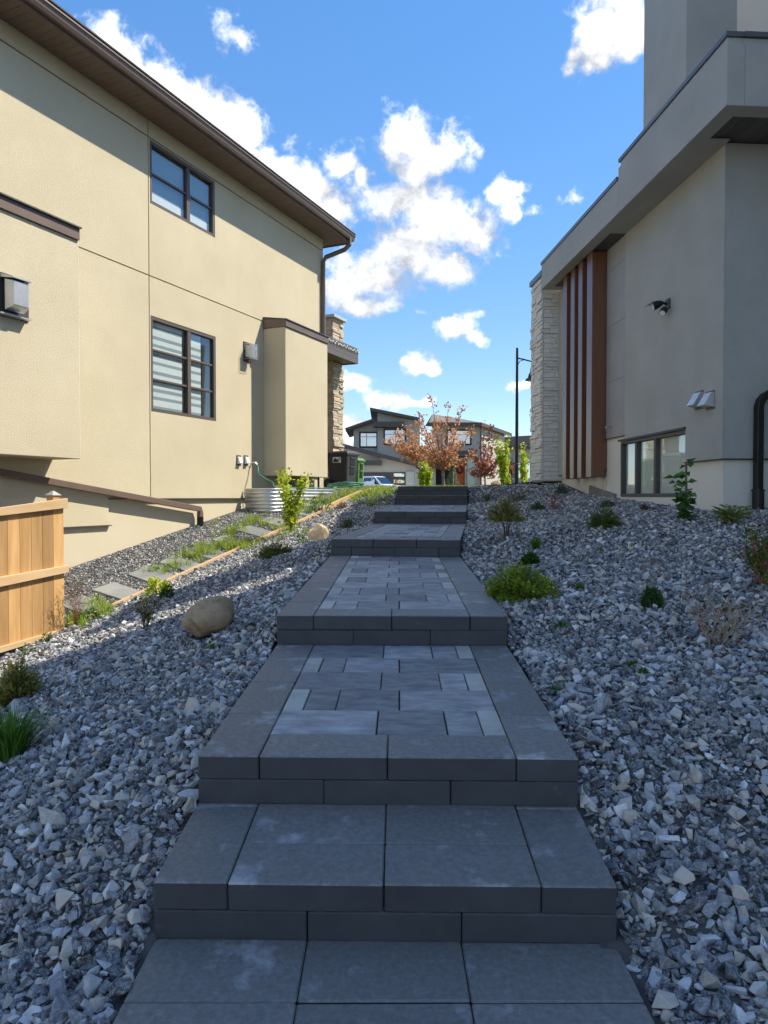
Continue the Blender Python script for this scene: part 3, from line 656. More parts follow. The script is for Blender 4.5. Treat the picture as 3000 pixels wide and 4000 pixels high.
LW.box(tv - .2, tv + .2, .516, .60, zv0 - .055, zv0 - .04).build('drip_tray', M_galv, v, LW.M)
# caged vent by the far bump-out
a = LW.px(955, 1402); b = LW.px(955, 1345); tv = a[0] + .06; zv0, zv1 = a[1], b[1]
v = LW.box(tv - .10, tv + .13, .0005, .012, zv0 - .05, zv1 + .05).build('vent_cage', M_flash, lh, LW.M)
LW.box(tv - .05, tv + .10, .013, .10, zv0 + .04, zv1 - .02).build('vent_cover', M_whitep, v, LW.M, bevel=.006)
LW.box(tv - .06, tv + .11, .101, .17, zv0 + .02, zv1 - .01).build('vent_cover', M_galv, v, LW.M, bevel=.006)
for j in range(4):
    zz = zv0 + j * (zv1 - zv0) / 3
    MB().tube([(tv - .09, y(.012), zz), (tv - .09, y(.18), zz), (tv + .12, y(.18), zz), (tv + .12, y(.012), zz)], .004, 5).build('cage_wire', M_galv, v, LW.M)
for j in range(4):
    tt = tv - .09 + j * .07
    MB().tube([(tt, y(.18), zv0), (tt, y(.18), zv1)], .004, 5).build('cage_wire', M_galv, v, LW.M)
# hose tap
a = LW.px(982, 1808); mb = MB(); mb.tube([(a[0], y(0), a[1]), (a[0], y(.10), a[1]), (a[0], y(.12), a[1] - .03)], .014, 8).box(a[0] - .03, a[0] + .03, y(.06), y(.075), a[1] + .02, a[1] + .03)
mb.build('hose_tap', M_galv, lh, LW.M)
TAP = LW.w(a[0], .12, a[1] - .03)
# under the far bump-out: posts, dark window, and window well
LW.box(bumpR_t0 + .55, bumpR_t0 + 1.1, .0005, .03, -.02, .30).build('basement_window', M_brownd, lh, LW.M)
MB().tube([(bumpR_t1 - .28, y(.40), bz0 - .002), (bumpR_t1 - .28, y(.40), -.05)], .05, 10).build('support_post', M_blackm, lh, LW.M)
MB().box(bumpR_t1 - .5, bumpR_t1 - .38, y(.32), y(.46), -.1, bz0 - .001).build('support_post', M_parge, lh, LW.M)
# porch beyond the corner: stone column, beam, roof slab
pc = LW.w(0, 0, 0)
def lloc(p): q = Vector(p) - LW.P0; return q.dot(LW.D), q.dot(LW.N)
cz_t, cz_o = lloc(atY(1300, 1700, 19.4))
col_t0, col_t1, col_o1, col_o0 = cz_t, cz_t + .60, cz_o, cz_o - .62
ztop = atY(1300, 1232, 19.5).z; zbeam1 = atY(1399, 1363, 19.73).z; zbeam0 = atY(1399, 1423, 19.73).z
bt1, bo = lloc(atY(1399, 1400, 19.73))
LW.box(col_t0 + .02, col_t1 - .02, col_o0 + .02, col_o1 - .02, -.3, ztop - .08).build('column_core', M_parge, lh, LW.M)
M_ledge = mat('cream_ledgestone', (.56, .47, .35), .9, (.40, .32, .23), 6, .6, 40, rnd=.2, bdist=.01)
def ledge(parent, wall, face, u0, u1, z0, z1, plane, m, hmin, hmax, lmin, lmax, proud, name='stone', limit=999, M=None):
    """courses of thin stones on one face; face 'o': plane at off, u=t ; face 't': plane at t, u=off"""
    z = z0; n = 0
    while z < z1 - .012:
        h = min(rng.uniform(hmin, hmax), z1 - z)
        if z1 - z - h < hmin * .6: h = z1 - z
        u = u0
        while u < u1 - .01:
            l = min(rng.uniform(lmin, lmax), u1 - u)
            if u1 - u - l < lmin * .5: l = u1 - u
            p = rng.uniform(*proud); g = .0035; mb = MB()
            if face == 'o': mb.box(u + g, u + l - g, wall.y(plane), wall.y(plane + p), z + g, z + h - g)
            else: mb.box(plane - p, plane, wall.y(u + g), wall.y(u + l - g), z + g, z + h - g)
            mb.build(name, m, parent, wall.M); n += 1; u += l
        z += h
    return n
n1 = ledge(lh, LW, 'o', col_t0, col_t1, .55, zbeam0 - .002, col_o1 - .02, M_ledge, .05, .085, .22, .45, (.012, .075))
n2 = ledge(lh, LW, 't', col_o0 + .02, col_o1 - .025, .55, zbeam0 - .002, col_t0 + .02, M_ledge, .05, .085, .3, .5, (.015, .04))
n3 = ledge(lh, LW, 'o', col_t0, col_t1, zbeam1 + .002, ztop - .08, col_o1 - .02, M_ledge, .05, .085, .22, .45, (.015, .055))
n4 = ledge(lh, LW, 't', col_o0 + .02, col_o1 - .025, zbeam1 + .002, ztop - .08, col_t0 + .02, M_ledge, .05, .085, .3, .5, (.015, .04))
print('ledge', n1, n2, n3, n4)
LW.box(col_t0 - .08, col_t1 + .08, col_o0 - .05, col_o1 + .09, ztop - .079, ztop).build('column_cap', M_conc, lh, LW.M, bevel=.01)
M_fasc = mat('grey_brown_fascia', (.115, .098, .088), .5, spec=.4)
for j in range(3):
    hh = (zbeam1 - zbeam0) / 3
    LW.box(tc_ + .02, bt1, bo - .03, bo, zbeam0 + j * hh + .004, zbeam0 + (j + 1) * hh - (.0 if j == 2 else .0)).build('fascia_board', M_fasc, lh, LW.M)
    MB().box(bt1 - .03, bt1, y(bo - .032), y(bo - 3), zbeam0 + j * hh + .004, zbeam0 + (j + 1) * hh).build('fascia_board', M_fasc, lh, LW.M)
LW.box(tc_ + .02, bt1 - .031, bo - 3, bo - .031, zbeam1 - .12, zbeam1 - .01).build('porch_roof', M_shingle, lh, LW.M)
t = tc_ + .02
while t < bt1 - .05:
    MB().box(t + .003, min(t + .14, bt1 - .032) - .003, y(bo - 2.9), y(bo - .032), zbeam0 + .03, zbeam0 + .045).build('porch_soffit_board', M_soffit, lh, LW.M); t += .14
MB().box(tc_ + .05, tc_ + .35, y(bo + .10), y(bo + .001), zbeam0 + .1, zbeam1 - .02).build('gutter_end', M_brown, lh, LW.M, bevel=.01)
# dark garage entry seen behind the bins
MB().box(tc_ + .001, tc_ + .2, y(-1.8), y(-.4), -.2, 2.3).build('side_door', M_brownd, lh, LW.M)

# string of lights on the beam
M_bulb = mat('clear_bulb', (.75, .78, .70), .25)
sl = empty('string_lights', LW.M @ Matrix.Translation((bt1 - 1.4, y(bo), zbeam1 - .1)), 'string of small clear lights draped along the brown porch fascia', 'string lights')
path = []
for k in range(60):
    tt = tc_ + 1.0 + k * (bt1 - tc_ - 1.0) / 59; path.append((tt, y(bo + .02), zbeam1 - .04 - .06 * abs(math.sin(k * .9)) - (.05 if 8 < k < 14 else 0)))
MB().tube(path, .005, 4).build('cable', M_blackm, sl, LW.M)
for k, p in enumerate(path[::2]):
    MB().ball((p[0], p[1] + y(.01), p[2] - .03), .022, 6, 4, (1, 1, 1.4)).build('bulb', M_bulb, sl, LW.M, smooth=True)

# corrugated window well
M_corr = mat('corrugated_steel', (.62, .63, .64), .35, (.70, .71, .72), 6, metal=.6)
wt0 = LW.px(1062, 1930, .62)[0]; wt1 = LW.px(1320, 1930, .62)[0]; wz1 = LW.px(1200, 1910, .62)[1]
ww = MB(); n = 40; rows = []
z0w = -.35
prof = [(.62 + .018 * math.sin(k / n * (wz1 - z0w) / .068 * 2 * math.pi), z0w + (wz1 - z0w) * k / n) for k in range(n + 1)]
pl = []
for k, (o, z) in enumerate(prof):
    d = o - .62
    pl.append([(wt0 - d, y(.03), z), (wt0 - d, y(.45), z), (wt0 + .05 - d * .7, y(.57 + d * .7), z), (wt0 + .17, y(o), z), (wt1 - .17, y(o), z), (wt1 - .05 + d * .7, y(.57 + d * .7), z), (wt1 + d, y(.45), z), (wt1 + d, y(.03), z)])
ww.add([q for r_ in pl for q in r_], [(i * 8 + k, i * 8 + k + 1, (i + 1) * 8 + k + 1, (i + 1) * 8 + k) for i in range(n) for k in range(7)])
wo = ww.build('window_well', M_corr, None, LW.M, smooth=True, label='corrugated steel window well under the beige bump-out', cat='window well')
sm = wo.modifiers.new('t', 'SOLIDIFY'); sm.thickness = .004

# ------------------------------------------------------------------ fence on the property line
FO = 1.25
M_cedar = mat('cedar', (.43, .235, .085), .7, (.55, .33, .14), 2.2, .25, 60, rnd=.26, stretch=(9, 9, .7), spots=((.20, .09, .03), 1.6, .66, .74, .8), bdist=.004)
M_cedarr = mat('cedar_rail', (.55, .36, .185), .7, (.62, .43, .24), 2, .25, 60, rnd=.08, stretch=(1, 9, 9), spots=((.25, .12, .04), 2.5, .66, .74, .7), bdist=.004)
tf1 = LW.px(250, 2100, FO)[0]
fence = empty('cedar_fence', LW.M @ Matrix.Translation((tf1 - 1, y(FO), -1.7)), 'new cedar board fence with flat rails beside the beige house', 'fence')
def fz(x, yy): return LW.px(x, yy, FO)
zr_top = lambda tt: np.interp(tt, [fz(0, 1994)[0], fz(250, 1965)[0]], [fz(0, 1994)[1], fz(250, 1965)[1]])
def lin(pa, pb, tt):
    a, b = fz(*pa), fz(*pb); return a[1] + (b[1] - a[1]) * (tt - a[0]) / (b[0] - a[0])
tA = tf1 - 2.9
def rail(pa, pb, pc_, pd_, o0, o1, tend):
    mb = MB(); mb.hexa([(tA, y(o0), lin(pc_, pd_, tA)), (tend, y(o0), lin(pc_, pd_, tend)), (tend, y(o1), lin(pc_, pd_, tend)), (tA, y(o1), lin(pc_, pd_, tA))],
                       [(tA, y(o0), lin(pa, pb, tA)), (tend, y(o0), lin(pa, pb, tend)), (tend, y(o1), lin(pa, pb, tend)), (tA, y(o1), lin(pa, pb, tA))])
    return mb.build('rail', M_cedarr, fence, LW.M, bevel=.004)
rail((0, 1982), (252, 1946), (0, 2014), (252, 1984), FO + .006, FO + .044, tf1 + .02)
rail((0, 2252), (255, 2208), (0, 2290), (255, 2236), FO + .006, FO + .044, tf1 + .03)
rail((24, 2517), (240, 2454), (24, 2540), (240, 2474), FO + .006, FO + .04, tf1 - .06)
tt = tf1 - .145; pw = .142
while tt > tA:
    MB().box(tt, tt + pw - .003, y(FO - .018), y(FO + .002), lin((24, 2540), (240, 2474), tt) + .01, lin((0, 1990), (252, 1955), tt)).build('picket', M_cedar, fence, LW.M, bevel=.002); tt -= pw
pz1 = LW.px(225, 1935, FO)[1]
MB().box(tf1 - .13, tf1 - .035, y(FO - .115), y(FO - .021), -1.75, pz1).build('post', M_cedar, fence, LW.M, bevel=.006)
mb = MB(); tm = tf1 - .0825
mb.hexa([(tm - .062, y(FO - .13), pz1 + .001), (tm + .062, y(FO - .13), pz1 + .001), (tm + .062, y(FO - .006), pz1 + .001), (tm - .062, y(FO - .006), pz1 + .001)], [(tm - .01, y(FO - .08), pz1 + .05), (tm + .01, y(FO - .08), pz1 + .05), (tm + .01, y(FO - .06), pz1 + .05), (tm - .01, y(FO - .06), pz1 + .05)])
mb.build('post_cap', mat('grey_cap', (.36, .34, .31), .6), fence, LW.M)
M_mat = mat('green_edging_fabric', (.03, .05, .04), .7)
# timber edging in two lengths
def edging(tstart, tend, h, label, w=.045):
    n = 8; mb = MB(); vs = []
    for k in range(n + 1):
        tt = tstart + (tend - tstart) * k / n; p = LW.w(tt, FO, 0); z = float(ground(p.x, p.y))
        vs += [(tt, y(FO - w / 2), z - .06), (tt, y(FO + w / 2), z - .06), (tt, y(FO + w / 2), z + h), (tt, y(FO - w / 2), z + h)]
    fs = [(k * 4 + a, k * 4 + (a + 1) % 4, (k + 1) * 4 + (a + 1) % 4, (k + 1) * 4 + a) for k in range(n) for a in range(4)] + [(0, 1, 2, 3), (n * 4 + 3, n * 4 + 2, n * 4 + 1, n * 4)]
    mb.add(vs, fs); return mb.build('timber_edging', M_cedarr, None, LW.M, label=label, cat='edging', group='timber edging boards')
te1 = LW.px(1256, 2005, FO)[0]
edging(tf1 + .05, te1 - .01, .05, 'long low timber board edging the side path from the fence upward')
edging(te1 + .02, te1 + 1.7, .10, 'upper timber edging board standing higher above the gravel near the bins')
edging(te1 + 1.72, te1 + 3.9, .06, 'last timber edging board running into weeds beside the top steps')
# ------------------------------------------------------------------ right house (grey stucco)
M_gst = mat('grey_stucco', (.355, .36, .345), .92, (.425, .43, .415), 1.4, .9, 90, bdist=.012, spec=.2, lo=.3, hi=.7)
M_gst2 = mat('white_stucco', (.66, .64, .60), .92, (.70, .68, .64), 1.5, .3, 240, bdist=.005, spec=.2)
M_gparge = mat('pale_parging', (.62, .60, .55), .92, (.68, .65, .58), 1.3, .35, 50, bdist=.005, spec=.2)
M_tile = mat('grey_stone_tile', (.29, .285, .29), .6, (.33, .325, .33), 1.8, .1, 30, spots=((.22, .215, .21), 2.5, .6, .75, .4), spec=.4)
M_wood = mat('wood_look_batten', (.145, .06, .030), .30, (.19, .085, .046), 3, .05, 30, stretch=(14, 14, .5), rnd=.05, spec=.6)
M_wst = mat('white_ledgestone', (.62, .60, .55), .9, (.68, .66, .61), 4, .4, 60, rnd=.05, bdist=.006)
M_cap = mat('blue_grey_cap', (.09, .095, .105), .3, metal=.0, spec=.6)
M_soffd = mat('dark_soffit', (.085, .078, .074), .6, rnd=.15)
M_frameg = mat('grey_window_frame', (.075, .072, .068), .5)
rh = empty('grey_house', RW.M @ Matrix.Translation((0, 0, -.2)), 'grey stucco house with wood battens and white stone column right of the steps', 'house')
y = RW.y
zk = RW.px(2817, 1791)[1]; t_st = RW.px(2441, 1400)[0]; t_tile = RW.px(2363, 1400)[0]; z_tile = RW.px(2437, 1700)[1]
ww0 = RW.px(2420, 1732); ww1 = RW.px(2675, 1940); WR = (ww1[0], ww0[0], RW.px(2540, 1941)[1], RW.px(2675, 1677)[1])
OVR = .45; zf0 = RW.px(2838, 410, OVR)[1]; tn = RW.px(2838, 410, OVR)[0]; zf1 = RW.px(2856, 114, OVR)[1]; t_stp = RW.px(2415, 640, OVR)[0]; zf2 = RW.px(2142, 1000, OVR)[1]; t_end = RW.px(2115, 1042, OVR)[0]
print('right house: zk %.2f t_st %.2f t_tile %.2f z_tile %.2f WR %s zf0 %.2f tn %.2f zf1 %.2f tstp %.2f zf2 %.2f tend %.2f' % (zk, t_st, t_tile, z_tile, [round(q, 2) for q in WR], zf0, tn, zf1, t_stp, zf2, t_end))
# side wall facing the steps
grid_holes(0, t_st, zk, zf0 + .02, [WR, (WR[1] - .01, t_st + .1, zk - .1, WR[3] + .02)], 0, -.03).build('stucco_panel', M_gst, rh, RW.M)
grid_holes(.03, 7.5, -1.2, zf0 + .02, [WR], -.031, -.25).build('wall', M_gparge, rh, RW.M)
RW.box(.0, WR[0] - .002, -.03, .022, zk - .015, zk - .001).build('flashing', M_blackm, rh, RW.M)
# front wall facing the lower garden
MB().box(0, .03, -.0301, -6.0, zk, zf0 + .02).build('stucco_panel', M_gst, rh, RW.M)
MB().box(.031, .25, -.2501, -6.0, -1.2, zf0 + .02).build('wall', M_gparge, rh, RW.M)
MB().box(-.022, .03, -.03, -6.0, zk - .015, zk - .001).build('flashing', M_blackm, rh, RW.M)
MB().box(.04, 7.5, -6.25, -6.01, -1.2, zf0).build('wall', M_gparge, rh, RW.M)
MB().box(7.2, 7.5, -.26, -6, -1.2, zf0).build('wall', M_gst, rh, RW.M)
# tile panel
zz = z_tile; k = 0
while zz < zf0 - .01:
    e = min(zz + .93, zf0 + .01)
    MB().box(t_st + .004, t_tile + .25, -.031, -.008, zz + .003, e - .003).build('tile_panel', M_tile, rh, RW.M); zz = e
MB().box(t_st + .001, t_tile, .0, -.028, z_tile - .012, z_tile - .001).build('flashing', M_flash, rh, RW.M)
# wood battens
zw0 = .33
bk = MB().box(3.62, 5.35, -.03, .012, zw0 + .12, zf0 - .005).build('batten_backing', M_wood, rh, RW.M)
for (a, b) in ((3.61, 3.86), (4.09, 4.29), (4.49, 4.70), (4.92, 5.13)):
    MB().box(a, b, .013, .25, zw0, zf0 - .004).build('batten', M_wood, rh, RW.M, bevel=.006)
# white stone column
ct0, ct1, co0, co1 = 6.0, 6.76, -.05, .40
cz0 = RW.px(2111, 1876, co1)[1]; cz1 = RW.px(2111, 1085, co1)[1]
RW.box(ct0 + .02, ct1 - .02, co0, co1 - .03, cz0 - .02, cz1 - .002).build('column_core', M_gparge, rh, RW.M)
RW.box(5.36, ct0 + .3, -.03, .06, cz0 + .1, zf0 - .006).build('wall_return', M_gst, rh, RW.M)
c1 = ledge(rh, RW, 'o', ct0 - .012, ct1, cz0, cz1, co1 - .03, M_wst, .05, .105, .2, .42, (.02, .065))
c2 = ledge(rh, RW, 't', co0, co1 - .035, cz0, cz1, ct0 + .02, M_wst, .05, .105, .16, .34, (.012, .055))
print('column stones', c1, c2)
RW.box(ct0 - .06, ct1 + .03, co0, co1 + .04, cz1 + .001, cz1 + .10).build('column_cap', M_cap, rh, RW.M)
RW.box(ct0 + .0, ct1 - .0, co0, co1 - .02, cz0 - .045, cz0 - .021).build('column_flashing', M_blackm, rh, RW.M)
# parapet roof with deep overhang
def fas(t0, t1, o0, o1, z0, z1, nm='fascia'): return RW.box(t0, t1, o0, o1, z0, z1).build(nm, M_gst, rh, RW.M, bevel=.008)
fas(tn, t_stp, OVR - .2, OVR, zf0, zf1 - .09); fas(tn + .05, t_stp - .02, OVR - .2, OVR - .03, zf1 - .0895, zf1)
fas(t_stp + .001, t_end, OVR - .2, OVR, zf0, zf2 - .03)
fas(tn, tn + .22, -6, OVR - .2005, zf0, zf1 - .09); fas(tn + .05, tn + .2, -6, OVR - .2005, zf1 - .0895, zf1)
RW.box(tn + .03, t_stp + .03, OVR - .21, OVR - .01, zf1 + .001, zf1 + .055).build('metal_cap', M_cap, rh, RW.M, bevel=.004)
RW.box(tn + .02, tn + .25, -6, OVR - .211, zf1 + .001, zf1 + .055).build('metal_cap', M_cap, rh, RW.M, bevel=.004)
RW.box(t_stp + .032, t_end + .02, OVR - .21, OVR + .015, zf2 - .0295, zf2 + .03).build('metal_cap', M_cap, rh, RW.M, bevel=.004)
RW.box(t_end - .2, t_end, -3, OVR - .201, zf0, zf2 - .03).build('fascia', M_gst, rh, RW.M)
# soffit: stucco strip by the side wall, dark boards under the front and over the battens
RW.box(-.1, t_st, .001, OVR - .201, zf0 + .005, zf0 + .02).build('soffit', M_gst, rh, RW.M)
t = tn + .222
q = OVR - .2
while q > -6:
    RW.box(tn + .221, -.002, q - .16, q - .005, zf0 + .03, zf0 + .045).build('soffit_board', M_soffd, rh, RW.M); q -= .16
RW.box(tn + .221, -.002, -6, OVR - .2005, zf0 + .046, zf0 + .055).build('soffit_backing', M_dark, rh, RW.M)
q = .0
for k in range(2):
    RW.box(t_st + .002, t_end - .201, .002 + k * .123, .122 + k * .123, zf0 + .012, zf0 + .025).build('soffit_board', M_soffd, rh, RW.M)
RW.box(tn + .25, t_end - .21, -6, OVR - .22, zf0 + .25, zf0 + .30).build('roof_deck', M_shingle, rh, RW.M)
# upper storey: tower and white wall
ot = .22; tw0 = RW.px(2679, 250, ot)[0]; tw1 = RW.px(2513, 400, ot)[0]; ow1 = ot - .66
ZT = RW.px(2513, -12, ot)[1]; print('tower', tw0, tw1, ZT)
RW.box(tw0, tw1, ow1, ot, zf0 + .301, ZT).build('tower', M_gst, rh, RW.M, bevel=.008)
RW.box(tw0 - .03, tw1 + .03, ow1 - .03, ot + .03, ZT + .001, ZT + .06).build('tower_cap', M_cap, rh, RW.M)
RW.box(tw0 + .35, tw1 + .6, -6.0, ow1 - .001, zf0 + .301, ZT - .2).build('upper_wall', M_gst2, rh, RW.M)
# unseen wing, added and shaped to shade the lower garden and front wall
mb = MB(); mb.hexa([(-5.9, -9, -2), (-.05, -9, -2), (-.05, -.9, -2), (-5.9, -.9, -2)], [(-5.9, -9, 6.4), (-.05, -9, 8.8), (-.05, -.9, 8.8), (-5.9, -.9, 6.4)]); mb.build('added_shade_wing', M_gst, rh, RW.M)
mb = MB(); mb.hexa([(-5.9, -9, 6.41), (-.05, -9, 8.81), (-.05, -.85, 8.81), (-5.9, -.85, 6.41)], [(-5.9, -9, 6.55), (-.05, -9, 8.95), (-.05, -.85, 8.95), (-5.9, -.85, 6.55)]); mb.build('added_shade_wing_roof', M_cap, rh, RW.M)
# basement window
t0, t1, z0, z1 = WR
w = MB()
w = window(rh, RW, WR, -.02, (.44, .74), 1, M_frameg, M_glass, fw=.045, depth=.08, name='basement_window')
M_bl = mat('basement_blind', (.86, .88, .78), .8, (.80, .83, .74), 2)
MB().box(t0 + .04, t1 - .04, -.102, -.098, z0 + .05, z1 - .05).build('blind', M_bl, w, RW.M)
rb = MB(); rb.box(t0 - .2, t1 + .2, -.75, -.7, z0 - .2, z1 + .2).box(t0 - .2, t1 + .2, -.7, -.26, z1 + .2, z1 + .24).box(t0 - .2, t1 + .2, -.7, -.26, z0 - .24, z0 - .2).box(t0 - .24, t0 - .2, -.7, -.26, z0 - .2, z1 + .2).box(t1 + .2, t1 + .24, -.7, -.26, z0 - .2, z1 + .2)
rb.build('room', M_dark, w, RW.M)
RW.box(t0 - .01, t1 + .02, .0005, .02, z1 + .001, z1 + .03).build('drip_cap', M_blackm, w, RW.M)
# vent hoods
for (xa, xb) in ((2699, 2746), (2741, 2790)):
    a = RW.px(xa, 1592); b = RW.px(xb, 1590); c = RW.px(xb, 1530); tt0, tt1 = b[0], b[0] + .17; zz0, zz1 = b[1], c[1]
    mb = MB(); mb.hexa([(tt0, .0, zz0), (tt1, .0, zz0), (tt1, .13, zz0 + .03), (tt0, .13, zz0 + .03)], [(tt0, .0, zz1), (tt1, .0, zz1), (tt1, .035, zz1), (tt0, .035, zz1)])
    v = mb.build('vent_hood', M_galv, rh, RW.M, bevel=.003)
    MB().box(tt0 - .012, tt1 + .012, .001, .008, zz1 + .001, zz1 + .018).build('flange', M_blackm, v, RW.M)
    MB().box(tt0 - .012, tt1 + .012, .001, .014, zz0 - .02, zz0 - .001).build('flange', M_flash, v, RW.M)
# flood light
a = RW.px(2612, 1188); fl = RW.box(a[0] - .06, a[0] + .06, .0005, .03, a[1] - .07, a[1] + .07).build('flood_light', M_flash, rh, RW.M, bevel=.012)
def lamp_head(c, d, r):
    c = Vector(c); d = Vector(d).normalized()
    o = MB().tube([c, c + d * .05, c + d * .11, c + d * .13], [.03, .05, r, r], 14).build('lamp_head', M_blackm, fl, RW.M)
    MB().tube([c + d * .1305, c + d * .134], [r * .85, r * .85], 14).build('lens', M_whitep, o, RW.M)
MB().tube([(a[0], .03, a[1]), (a[0], .09, a[1] + .02)], .018, 8).build('bracket', M_blackm, fl, RW.M)
lamp_head((a[0] + .0, .09, a[1] + .02), (.25, .9, -.35), .06)
lamp_head((a[0] - .04, .07, a[1] - .07), (-.5, .5, -.6), .045)
mb = MB(); mb.hexa([(a[0] + .0, .17, a[1] + .03), (a[0] + .10, .17, a[1] + .03), (a[0] + .10, .30, a[1] - .03), (a[0] + .0, .30, a[1] - .03)], [(a[0] + .0, .17, a[1] + .045), (a[0] + .10, .17, a[1] + .045), (a[0] + .10, .30, a[1] - .015), (a[0] + .0, .30, a[1] - .015)]); mb.build('solar_panel', M_cap, fl, RW.M)
# tap
a = RW.px(2388, 1668); MB().tube([(a[0], -.01, a[1]), (a[0], .08, a[1]), (a[0], .10, a[1] - .02)], .014, 8).tube([(a[0] - .03, .055, a[1] + .025), (a[0] + .03, .055, a[1] + .025)], .01, 6).build('hose_tap', M_galv, rh, RW.M)
# black downspout on the front wall
p = atY(2978, 1800, 8.28); q = p - RW.P0; o_d = q.dot(RW.N)
zt = atY(2978, 1545, 8.28).z; zc = atY(2978, 1920, 8.28).z; zbm = -.45
pp = [(-.07, o_d, zbm + .3), (-.07, o_d, zt - .12), (-.07, o_d - .02, zt - .05), (-.07, o_d - .06, zt), (-.07, o_d - .13, zt + .04), (-.07, o_d - .5, zt + .16)]
MB().tube(pp, .05, sq=(.048, .04)).build('downspout', M_blackm, rh, RW.M, bevel=.01)
MB().tube([(-.075, o_d, zbm), (-.075, o_d, zc)], .066, 16).build('downspout_sleeve', M_blackm, rh, RW.M)
MB().tube([(-.075, o_d, zc + .001), (-.075, o_d, zc + .025)], .076, 16).build('downspout_collar', M_blackm, rh, RW.M)
# bare patch with orange block and mesh at the foot of the wall
M_oran = mat('orange_block', (.50, .17, .05), .85, (.36, .12, .045), 8, .4, 60)
M_meshg = mat('bare_mortar', (.16, .155, .15), .95, (.24, .23, .22), 18, .6, 80)
pa = RW.px(2301, 1896); pb = RW.px(2402, 1930); gl0 = RW.px(2301, 1935)[1]; gl1 = RW.px(2402, 1968)[1]
mb = MB(); tb0, tb1 = pb[0], pa[0]
mb.hexa([(tb0, -.03, gl1 - .06), (tb1, -.03, gl0 - .06), (tb1, .006, gl0 - .06), (tb0, .006, gl1 - .06)], [(tb0, -.03, pb[1]), (tb1, -.03, pa[1]), (tb1, .006, pa[1]), (tb0, .006, pb[1])])
pt = mb.build('bare_patch', M_meshg, rh, RW.M)
for k in range(7):
    ta = tb0 + (tb1 - tb0) * k / 7; tb_ = tb0 + (tb1 - tb0) * (k + 1) / 7 - .012; f = (k + .5) / 7; zc_ = (gl1 + (gl0 - gl1) * f)
    MB().box(ta, tb_, .0065, .03, zc_ - .08, zc_ + .025).build('orange_block', M_oran, pt, RW.M)
# ------------------------------------------------------------------ bins, hose, stepping stones, boulders
def rotm(p, deg): return Matrix.Translation(p) @ Matrix.Rotation(R(deg), 4, 'Z')
M_bing = mat('dark_bin_plastic', (.035, .036, .037), .42, (.05, .05, .05), 6)
M_bingr = mat('green_bin_plastic', (.09, .22, .045), .45, (.11, .25, .06), 6)
M_rub = mat('black_rubber', (.02, .02, .02), .8)
M_stick = mat('sticker_print', (.80, .80, .78), .5, (.04, .04, .04), 9, lo=.46, hi=.54)
def cart(p, deg, h, w, d, m, label, sticker):
    Mx = rotm(p, deg); o = empty('wheeled_bin', Mx, label, 'bin', 'wheeled bins by the garage')
    b = MB(); a = .82
    b.hexa([(-w / 2 * a, -d / 2 * a, .05), (w / 2 * a, -d / 2 * a, .05), (w / 2 * a, d / 2 * a, .05), (-w / 2 * a, d / 2 * a, .05)], [(-w / 2, -d / 2, h * .92), (w / 2, -d / 2, h * .92), (w / 2, d / 2, h * .92), (-w / 2, d / 2, h * .92)])
    body = b.build('body', m, o, Mx, bevel=.03)
    MB().box(-w / 2 - .025, w / 2 + .025, -d / 2 - .025, d / 2 + .025, h * .88, h * .925).build('rim', m, o, Mx, bevel=.01)
    l = MB(); l.hexa([(-w / 2 - .03, -d / 2 - .03, h * .926), (w / 2 + .03, -d / 2 - .03, h * .926), (w / 2 + .03, d / 2 + .05, h * .926), (-w / 2 - .03, d / 2 + .05, h * .926)], [(-w / 2 + .04, -d / 2 + .04, h), (w / 2 - .04, -d / 2 + .04, h), (w / 2 - .04, d / 2 - .02, h * .985), (-w / 2 + .04, d / 2 - .02, h * .985)])
    l.build('lid', m, o, Mx, bevel=.02)
    MB().tube([(-w / 2 + .03, d / 2 + .03, h * .9), (-w / 2 + .03, d / 2 + .09, h * .9), (w / 2 - .03, d / 2 + .09, h * .9), (w / 2 - .03, d / 2 + .03, h * .9)], .016, 8).build('handle', m, o, Mx)
    for s in (-1, 1):
        wh = MB().tube([(s * (w / 2 - .02), d / 2 - .06, .12), (s * (w / 2 + .035), d / 2 - .06, .12)], .12, 18).build('wheel', M_rub, o, Mx)
        MB().tube([(s * (w / 2 + .036), d / 2 - .06, .12), (s * (w / 2 + .042), d / 2 - .06, .12)], .075, 14).build('hub', M_bing, wh, Mx)
    # front lifting bar recess and mouldings
    for zz in (.48, .72):
        MB().box(-w * .20, w * .20, -d / 2 * (a + (1 - a) * zz) - .012, -d / 2 * (a + (1 - a) * zz) + .02, h * zz - .1, h * zz + .06).build('lift_pocket', M_blackm, o, Mx, bevel=.01)
        MB().box(-w * .22, w * .22, -d / 2 * (a + (1 - a) * zz) - .03, -d / 2 * (a + (1 - a) * zz) + .01, h * zz + .065, h * zz + .10).build('lift_bar', m, o, Mx, bevel=.006)
    if sticker:
        xx = -w / 2 * .97
        MB().box(xx - .006, xx + .01, -.12, .12, h * .68, h * .83).build('sticker', M_whitep, o, Mx)
        MB().box(xx - .0075, xx - .0062, -.105, .105, h * .695, h * .815).build('sticker_print', M_stick, o, Mx)
    return o
def onG(x, y_, Y): p = atY(x, y_, Y); return Vector((p.x, p.y, float(ground(p.x, p.y))))
pb1 = atY(1338, 1904, 18.2); pb1.z = min(pb1.z, .24); pb1 = Vector((pb1.x, pb1.y, float(ground(pb1.x, pb1.y))))
hb = atY(1338, 1763, 18.2).z - pb1.z
cart(pb1, 62, hb, .56, .62, M_bing, 'dark charcoal wheeled bin with a printed sticker behind the beige bump-out', True)
